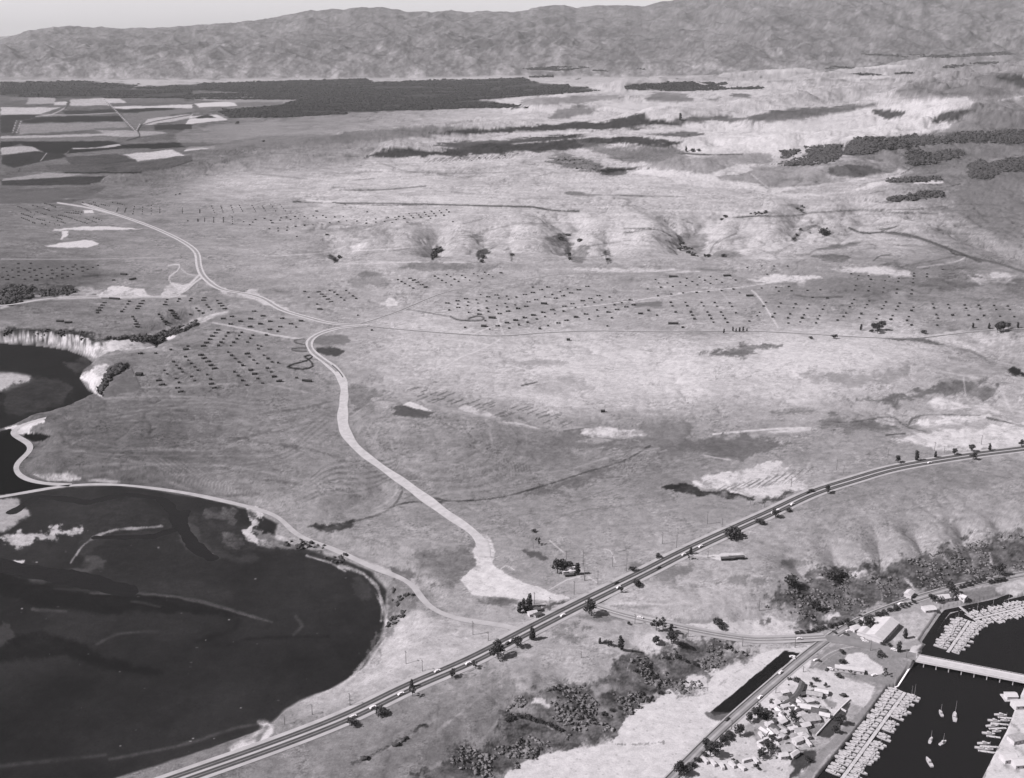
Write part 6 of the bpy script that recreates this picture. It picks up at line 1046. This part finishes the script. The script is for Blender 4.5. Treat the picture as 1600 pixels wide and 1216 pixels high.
for i, (x, y, L, W, rz, lab, wm_, rm_) in enumerate([(1262,1108.5,18,8,-.3,"white cottage below the short dark shed",wh,whr),(1272,1088,14,7,-.3,"pale cottage right of the pointed shed",wh,gr),(1283,1084,12,7,-.3,"pale cottage at the top right of the park",wh,whr),(1279,1115,13,9,-.4,"dark-roofed house beside the walled lawn",wh,dr),(1288,1121,9,6,-.4,"small white house at the corner of the walled lawn",wh,whr),(1267,1126,14,10,.2,"grey-roofed house in the middle of the park",wh,gr),(1258,1137,8,6,.4,"small white bath-house by the oval lawn",wh,whr),(1251,1147,10,9,.1,"square grey pavilion right of the oval lawn",wh,gr),(1246,1160,8,6,.5,"little white cottage below the grey pavilion",wh,whr),(1230,1174,12,9,.2,"grey-roofed cottage with yard at the bottom",wh,gr),(1241,1182,9,4,.7,"small pale cottage beside the lower lawn",wh,whr),(1224,1184,7,5,.2,"pale low cottage left of the yard at the bottom",wh,whr)]):
    house(x, y, L, W, 3.2, 1.6, rz, lab, wm_, rm_, "cottage", "cottage", 2)
for i in range(38):
    a_, b_ = rng.uniform(0, 1), rng.uniform(0, 1); x, y = 1222+70*a_-38*b_+rng.uniform(-3, 3), 1082+22*a_+62*b_
    house(x, y, rng.uniform(5, 9), rng.uniform(4, 6), 2.8, 1.2, .45+rng.choice([0, 1.57])+rng.uniform(-.2, .2), "small cottage or cabin among the close-set roofs of the shore park", rng.choice([wh, gr]), rng.choice([gr, gr, whr, dr, mat("tin_roof", .38, .8, .15, .5)]), "cabin", "cabin", 1, "cabins of the shore park")
# trailers in loose rows
sp_ = [(1190+i*8.5+rng.uniform(-2,2), 1150+j*10-i*1.5+rng.uniform(-2,2)) for i in range(4) for j in range(4)] + [(1215+i*9+rng.uniform(-2,2), 1098+j*9+rng.uniform(-2,2)) for i in range(3) for j in range(2)] + [(1248+rng.uniform(-1,1)+i*5, 1146+i*6) for i in range(4)] + [(1100+i*14+rng.uniform(-4,4), 1196+rng.uniform(-8,8)) for i in range(7)]
tb = MB(); tb.box(0,0,.5,8,2.6,2.4,0,.94); tbm = tb.mesh("body", wh); tw = MB(); tw.box(0,-1.32,1.5,5,.06,.7); twm = tw.mesh("window", gl_); tk = MB(); [tk.box(0,sy,0,1.0,.3,.7) for sy in (-1.1,1.1)]; tkm = tk.mesh("wheel", dk)
for p in at(sp_):
    o = thing("trailer", (p[0], p[1], ground(p[0], p[1])), "white house trailer parked on the pale ground of the trailer park", "trailer", "trailers in the park", rng.choice([.4,.5,2.0,1.9])+rng.uniform(-.2,.2))
    for nm, me in (("body", tbm), ("window", twm), ("wheel", tkm)): link(bpy.data.objects.new(nm, me), o)
# arched dark sheds
def arc_shed(x, y, L, W, bend, rz, lab):
    p = at([(x, y)])[0]; o = thing("curved_shed", (p[0], p[1], ground(p[0], p[1])), lab, "shed", None, rz); b = MB(); r_ = MB(); n = 8; prof = []
    for i in range(n+1): t = i/n-.5; prof.append((t*L, bend*(1-4*t*t)))
    for i in range(n):
        (x0, y0), (x1, y1) = prof[i], prof[i+1]
        vs = [(x0,y0-W/2,-1),(x1,y1-W/2,-1),(x1,y1+W/2,-1),(x0,y0+W/2,-1)]; b.add(vs+[(a, c_, 3) for a, c_, _ in vs], [(0,1,5,4),(2,3,7,6)]+([(3,0,4,7)] if i == 0 else [])+([(1,2,6,5)] if i == n-1 else []))
        r_.add([(x0,y0-W/2-.4,3),(x1,y1-W/2-.4,3),(x1,y1,4.2),(x0,y0,4.2),(x0,y0+W/2+.4,3),(x1,y1+W/2+.4,3)], [(0,1,2,3),(3,2,5,4)])
    b.obj("wall", o, dk); r_.obj("roof", o, dr)
hd = heading((1228,1100),(1250,1074))
arc_shed(1238,1087,46,5,-4,hd,"long dark shed bent in an arc near the coast road"); arc_shed(1263,1086,19,4,0,.35,"short dark shed pointing at the pale cottages"); arc_shed(1241,1105,18,4,0,-.1,"short dark shed lying level below the arc shed")
# wall round the lawn
def wallline(pts, h, t, m, lab, name="garden_wall"):
    W = at(pts); o = MB(); 
    for a, b in zip(W[:-1], W[1:]):
        d = Vector((b[0]-a[0], b[1]-a[1], 0)).normalized(); n_ = Vector((-d.y, d.x, 0))*t/2
        vs = [(a[0]-n_.x,a[1]-n_.y,a[2]-.5),(b[0]-n_.x,b[1]-n_.y,b[2]-.5),(b[0]+n_.x,b[1]+n_.y,b[2]-.5),(a[0]+n_.x,a[1]+n_.y,a[2]-.5)]; o.add(vs+[(x, y, z+.5+h) for x, y, z in vs], [(4,5,6,7),(0,1,5,4),(2,3,7,6),(3,0,4,7),(1,2,6,5)])
    return mark(o.obj(name, None, m), lab, "wall")
wallline([(1275,1150),(1313,1108),(1328,1094)], 1.6, 1.0, wh, "low white wall along the left side of the dark park lawn")
wallline([(1313,1108),(1322,1113)], 1.6, .9, wh, "short white wall crossing the dark park lawn")
# sea wall
sw_ = [(1398,1075),(1402.5,1073.5),(1431,1031)]
wallline(sw_, .8, 1.4, mat("sea_wall", .6, .8, .1, .4), "straight pale sea wall running from the park to the bridge", "sea_wall")
# ------------------------------------------------------------------ bridge
A0 = np.array(unproject(1431, 1027.5, 6.4)); B0 = np.array(unproject(1602, 1061, 6.4)); dv = B0-A0; Lb = np.linalg.norm(dv); dv /= Lb; ext = 60
con = mat("bridge_concrete", .36, .8, .08, .3); 
br = thing("road_bridge", (A0[0], A0[1], 0), "long white concrete bridge on piles crossing the channel", "bridge", None, math.atan2(dv[1], dv[0]))
b = MB(); b.box((Lb+ext)/2, 0, 5.1, Lb+ext, 13, 1.2); b.obj("deck", br, con)
b = MB(); b.box((Lb+ext)/2, 0, 6.32, Lb+ext-.2, 7.2, .06); b.obj("roadway", br, mat("bridge_road", .3, .9, .1, .2)); b = MB(); b.box((Lb+ext)/2, 0, 6.40, Lb+ext-.4, .3, .02); b.obj("centre_line", br, con)
for sy in (-1, 1):
    b = MB(); b.box((Lb+ext)/2, sy*6.3, 7.15, Lb+ext, .3, .22)
    for i in range(int((Lb+ext)/3)): b.box(1+i*3, sy*6.3, 6.303, .25, .25, .85)
    b.obj("railing", br, con)
for i in range(15):
    b = MB(); [b.tube([(8+i*11.5, yy, -4), (8+i*11.5, yy, 4.9)], .5, 8) for yy in (-4.8, 0, 4.8)]; b.box(8+i*11.5, 0, 4.35, 1.2, 12.4, .74); b.obj("pier", br, mat("pile_concrete", .3, .9, .2, .5))
# ------------------------------------------------------------------ boats and docks
hullm = mat("hull_white", .32, .5, .06, .4, .4); deckm = mat("deck_buff", .28, .8, .12, .6); cabm = mat("cabin_white", .32, .6, .06, .5); dockm = mat("dock_planks", .3, .9, .2, .4); mastm = mat("mast", .4, .6, .1, 1)
def boat_meshes(L, W, mast):
    st = [(-.5,.78,.0),(-.25,.98,0),(.05,1.,.05),(.28,.8,.2),(.42,.45,.38),(.5,.04,.55)]; hb = MB(); n = len(st); vs = []
    for x, w_, up in st: vs += [(x*L,-w_*W/2,1.1+up),(x*L,-w_*W*.36,-.35),(x*L,w_*W*.36,-.35),(x*L,w_*W/2,1.1+up)]
    fs = []
    for i in range(n-1): a = i*4; fs += [(a,a+1,a+5,a+4),(a+1,a+2,a+6,a+5),(a+2,a+3,a+7,a+6)]
    fs += [(0,3,2,1)]; hb.add(vs, fs); dk_ = MB(); dv_ = [v for i, v in enumerate(vs) if i % 4 in (0, 3)]; dv_ = [(x*.985, y*.93, z-.12) for x, y, z in dv_]; dk_.add(dv_, [(i*2, i*2+2, i*2+3, i*2+1) for i in range(n-1)])
    cb = MB(); cb.box(.02*L, 0, .95, L*.36, W*.62, 1.25, 0, .86); cb.box(-.04*L, 0, 2.203, L*.2, W*.5, .7, 0, .85); wn = MB(); wn.box(.02*L, 0, 1.55, L*.345, W*.605, .35)
    ms = MB(); ms.tube([(.05*L,0,1),(.05*L,0,L*1.15)], [.09, .05], 5); ms.tube([(.05*L,0,2.6),(-.35*L,0,2.6)], .07, 5)
    return hb.mesh("hull", hullm), dk_.mesh("deck", deckm), cb.mesh("cabin", cabm), wn.mesh("cabin_window", gl_), (ms.mesh("mast", mastm) if mast else None)
BM = [boat_meshes(15, 4.4, False), boat_meshes(13, 3.8, True), boat_meshes(11, 3.4, False), boat_meshes(8, 2.8, True)]
def boat(x, y, z, rz, k, label, group=None, s=1.):
    o = thing("moored_boat", (x, y, z), label, "boat", group, rz, s)
    for nm, me in zip(("hull", "deck", "cabin", "cabin_window", "mast"), BM[k]):
        if me: link(bpy.data.objects.new(nm, me), o)
def wat(x, y, z=0.): a, b_ = unproject(x, y, z); return np.array([float(a), float(b_)])
def dockrow(a, b_, wd, label, dlabel, group, sides, gang=()):
    A_, B_ = wat(*a, .6), wat(*b_, .6); d = B_-A_; L = np.linalg.norm(d); d /= L; nrm = np.array([d[1], -d[0]]); ang_ = math.atan2(d[1], d[0])
    o = thing("dock", (A_[0], A_[1], 0), dlabel, "dock", None, ang_); m_ = MB(); m_.box(L/2, 0, .35, L, wd, .4); m_.obj("walkway", o, dockm)
    for side, step, n_, rev in sides:
        for i in range(int(L/step)):
            if rng.random() < .04: continue
            t = (i+.5)*step; k = rng.choice([0, 0, 1, 2]) if side > 0 else rng.choice([1, 2, 2, 3]); half = [7.5, 6.5, 5.5, 4][k]
            c_ = A_ + d*t + nrm*side*(wd/2+.8+half); boat(c_[0], c_[1], 0, math.atan2(nrm[1]*side, nrm[0]*side)+(math.pi if rng.random() < .35 else 0)+rng.uniform(-.04, .04), k, label, group, rng.uniform(.95, 1.12))
            if i % 2 == 0:
                f_ = MB(); f_.box(t-step/2, -side*(wd/2+half+.2), .36, .9, half*2-.5, .3); f_.obj("finger", o, dockm)
    for ga, gb in gang:
        G0, G1 = wat(*ga, 1.2), wat(*gb, 1.2); e = G1-G0; Lg = np.linalg.norm(e); q = thing("gangway", (G0[0], G0[1], 0), {0: "x"}.get(1, "") or gang_lab.pop(0), "gangway", None, math.atan2(e[1], e[0])); m_ = MB(); m_.box(Lg/2, 0, 1.2, Lg, 2.4, .35); m_.obj("walkway", q, dockm)
        for sy in (-1.15, 1.15): m_ = MB(); m_.box(Lg/2, sy, 2.3, Lg, .12, .12); [m_.box(x_, sy, 1.552, .12, .12, .75) for x_ in np.arange(.3, Lg, 2.5)]; m_.obj("rail", q, dockm)
gang_lab = ["white gangway to the upper part of the long boat dock", "white gangway to the lower part of the long boat dock", "white gangway to the bent dock beyond the bridge"]
dockrow((1414,1082),(1312,1222), 3.0, "white boat packed side by side along the long dock below the bridge", "long dock lined with boats below the bridge", "boats at the long dock", [(-1, 4.7, 0, 0), (1, 5.6, 0, 0)], [((1346,1114),(1371,1121)), ((1310,1173),(1330,1180))])
dockrow((1515,970),(1481,1019), 3.0, "white boat on the near arm of the bent dock beyond the bridge", "near arm of the bent dock beyond the bridge", "boats on the near arm of the bent dock", [(-1, 5.0, 0, 0), (1, 6.2, 0, 0)], [((1499,948),(1520,966))])
dockrow((1521,968),(1620,944), 3.0, "white boat on the far arm of the bent dock beyond the bridge", "far arm of the bent dock beyond the bridge", "boats on the far arm of the bent dock", [(-1, 5.4, 0, 0), (1, 6.0, 0, 0)])
for (x, y, rz, k, lab) in [(1470,1116,1.5,3,"small white sailing boat moored alone, left of the upper pair"),(1491.6,1121,1.2,1,"white sailing boat moored alone, right of the upper pair"),(1454,1158,1.0,3,"small white boat moored alone, left of the lower pair"),(1473,1162,.6,3,"small white boat moored alone, right of the lower pair"),(1451.6,1192,1.6,2,"white boat moored alone nearest the bottom edge")]:
    q = wat(x, y); boat(q[0], q[1], 0, rz, k, lab, None, 1.15)
for i, (x0, y0, x1, y1) in enumerate([(1559,1122,1584,1124),(1548,1131,1576,1134),(1545,1140,1572,1139),(1541,1151,1563,1154),(1532,1167,1560,1169),(1528,1174,1556,1178)]):
    a = wat(x0, y0); b_ = wat(x1, y1); e = b_-a; L = np.linalg.norm(e); o = thing("jetty", (a[0], a[1], 0), ["first jetty from the top on the right-hand island shore","second jetty from the top, right-hand island shore","third jetty from the top, right-hand island shore","fourth jetty from the top, right-hand island shore","fifth jetty from the top, right-hand island shore","lowest jetty on the right-hand island shore"][i], "jetty", None, math.atan2(e[1], e[0])); m_ = MB(); m_.box(L/2, 0, .6, L, 2.2, .4); m_.obj("walkway", o, dockm); pl_ = MB(); [pl_.tube([(x_, s_*1.3, -3), (x_, s_*1.3, 1.8)], .2, 5) for x_ in np.arange(1, L, 6) for s_ in (-1, 1)]; pl_.obj("piles", o, polem)
    c_ = a+e*.3+np.array([0, 4.2]); boat(c_[0], c_[1], 0, math.atan2(e[1], e[0])+rng.uniform(-.1, .1), 2, "white boat tied beside one of the island jetties", "boats at the island jetties"); c_ = a+e*.35+np.array([0, -4.0])
    if i % 2 == 0: boat(c_[0], c_[1], 0, math.atan2(e[1], e[0])+rng.uniform(-.1, .1), 3, "white boat tied beside one of the island jetties", "boats at the island jetties")
q = wat(1579, 1090, 1.); o = thing("boat_house", (q[0], q[1], 0), "white floating boat house by the right-hand shore", "boat house"); m_ = MB(); m_.box(0,0,.2,15,12,.7); m_.obj("float", o, dockm); m_ = MB(); m_.box(0,0,.903,10,8,3.4); m_.obj("wall", o, wh); m_ = MB(); m_.gable(0,0,4.4,10,8,1.8); m_.obj("roof", o, whr)
for i, (x, y, L, W, rz, lab) in enumerate([(1594,1104,14,10,.1,"white shore house nearest the bridge on the island"),(1588,1158,13,9,.3,"grey-roofed house on the island shore behind the jetties"),(1575,1188,12,9,.2,"pale house low on the island shore"),(1594,1196,14,10,.1,"white house at the bottom right corner")]):
    house(x, y, L, W, 4, 2.2, rz, lab, wh, gr if i == 1 else whr, "shore_house", "house", 3)
# ------------------------------------------------------------------ cars
pa = {"white": mat("car_white", .5, .35, 0, 1, .5), "pale": mat("car_pale", .45, .35, 0, 1, .5), "dark": mat("car_dark", .03, .3, 0, 1, .5)}
def car_parts(colr):
    b = MB(); b.box(0, 0, .35, 4.9, 1.85, .62, 0, .96); t = MB(); t.box(-.2, 0, .965, 2.9, 1.62, .58, 0, .78); g = MB(); g.box(-.2, 0, 1.05, 2.78, 1.70, .3, 0, .9); w_ = MB()
    ws = [];
    for x_ in (-1.5, 1.5):
        for s_ in (-1, 1): q_ = MB(); q_.tube([(x_, s_*.72, .34), (x_, s_*.94, .34)], .34, 10); q_.f.append(tuple(range(9, -1, -1))); q_.mi.append(0); ws.append(q_.mesh("wheel", dk))
    return [("body", b.mesh("body", pa[colr])), ("cabin", t.mesh("cabin", pa[colr])), ("window", g.mesh("window", gl_))] + [("wheel", m_) for m_ in ws]
CP = {k: car_parts(k) for k in pa}
def car(p, rz, colr, label, group=None, s=1.15):
    o = thing("car", p, label, "car", group, rz, s)
    for nm, me in CP[colr]: link(bpy.data.objects.new(nm, me), o)
def on_road(name, u, off):
    Pn = resample(ROADS[name][0]); uu, _ = project(Pn[:, 0], Pn[:, 1], Pn[:, 2]); i = int(np.argmin(np.abs(uu-u))); i = min(max(i, 1), len(Pn)-2); t = Pn[i+1, :2]-Pn[i-1, :2]; t /= np.linalg.norm(t); n_ = np.array([-t[1], t[0]]); q = Pn[i, :2]+n_*off
    return (q[0], q[1], Pn[i, 2]+.05), math.atan2(t[1], t[0])
for u, off, colr, lab in [(545,-4.3,'pale',"pale car on the lower carriageway at the far left"),(582,-4.3,'white',"white car on the lower carriageway left of the median shrub"),(620,-4.6,'white',"white car just left of the median shrub"),(688,4.2,'pale',"pale car on the upper carriageway below the tall pole"),(730,-3.6,'white',"white car on the lower carriageway left of the biggest tree"),(795,-2.8,'white',"white car just right of the biggest highway tree"),(789,-3.4,'dark',"dark car close behind the white car by the biggest tree"),(877,-4.4,'white',"white car on the lower carriageway before the side road"),(961,-4.3,'white',"white car on the lower carriageway past the side road"),(969,4.4,'dark',"dark car on the upper carriageway past the side road"),(1022,-4.5,'dark',"dark car in the straight before the oval lot"),(1063,-4.2,'pale',"pale car near the slim tree by the oval lot turning"),(1091,-4.2,'white',"white car just right of the oval lot turning"),(1233,-4.3,'white',"white car right of the pale bus on the curve"),(1267,4.4,'dark',"dark car on the upper carriageway in the curve"),(1448,-4.3,'white',"white car far along the highway toward the right edge")]:
    p, a = on_road("highway", u, off); car(p, a, colr, lab, None, 1.35)
p, a = on_road("highway", 1209, -4.2); o = thing("bus", p, "long pale bus on the lower carriageway beside a dark tree", "bus", None, a); m_ = MB(); m_.box(0,0,.6,14,2.9,2.9,0,.97); m_.obj("body", o, pa["white"]); m_ = MB(); m_.box(0,0,2.0,12.5,2.96,.8); m_.obj("window", o, gl_)
for x_ in (-4.5, 4.5):
    for s_ in (-1, 1): q_ = MB(); q_.tube([(x_, s_*1.1, .55), (x_, s_*1.46, .55)], .55, 10); q_.f.append(tuple(range(9, -1, -1))); q_.mi.append(0); q_.obj("wheel", o, dk)
for nm, u, off, colr, lab in [("shore_highway",1003,1.8,'white',"white car on the side road below the highway"),("shore_highway",1248,-2,'pale',"pale car on the side road near the junction"),("coast_highway",1182,-3,'white',"white car on the coast road beside the dark strip"),("coast_highway",1222,3,'pale',"pale car on the coast road above the arc shed"),("coast_highway",1408,0,'white',"white car on the coast road below the bluff"),("bridge_approach",1396,2,'white',"white car on the approach to the bridge"),("coast_highway",1140,3,'dark',"dark car on the coast road near the trailer park")]:
    p, a = on_road(nm, u, off); car(p, a, colr, lab, None, 1.3)
pk = [(1238,1027),(1275,1032.5),(1278,1033),(1292,1047),(1297,1046),(1304,989),(1322,992),(1313,1042),(1348,1000),(1352,1003),(1326,987),(1240,1028.5),(1352,1052),(1366,1056)]
for (x, y), p in zip(pk, at(pk)): car((p[0], p[1], ground(p[0], p[1])+.1), rng.uniform(0, 3.1), rng.choice(['white', 'pale', 'dark']), "parked car on the open lots around the junction", "cars parked around the junction", 1.25)
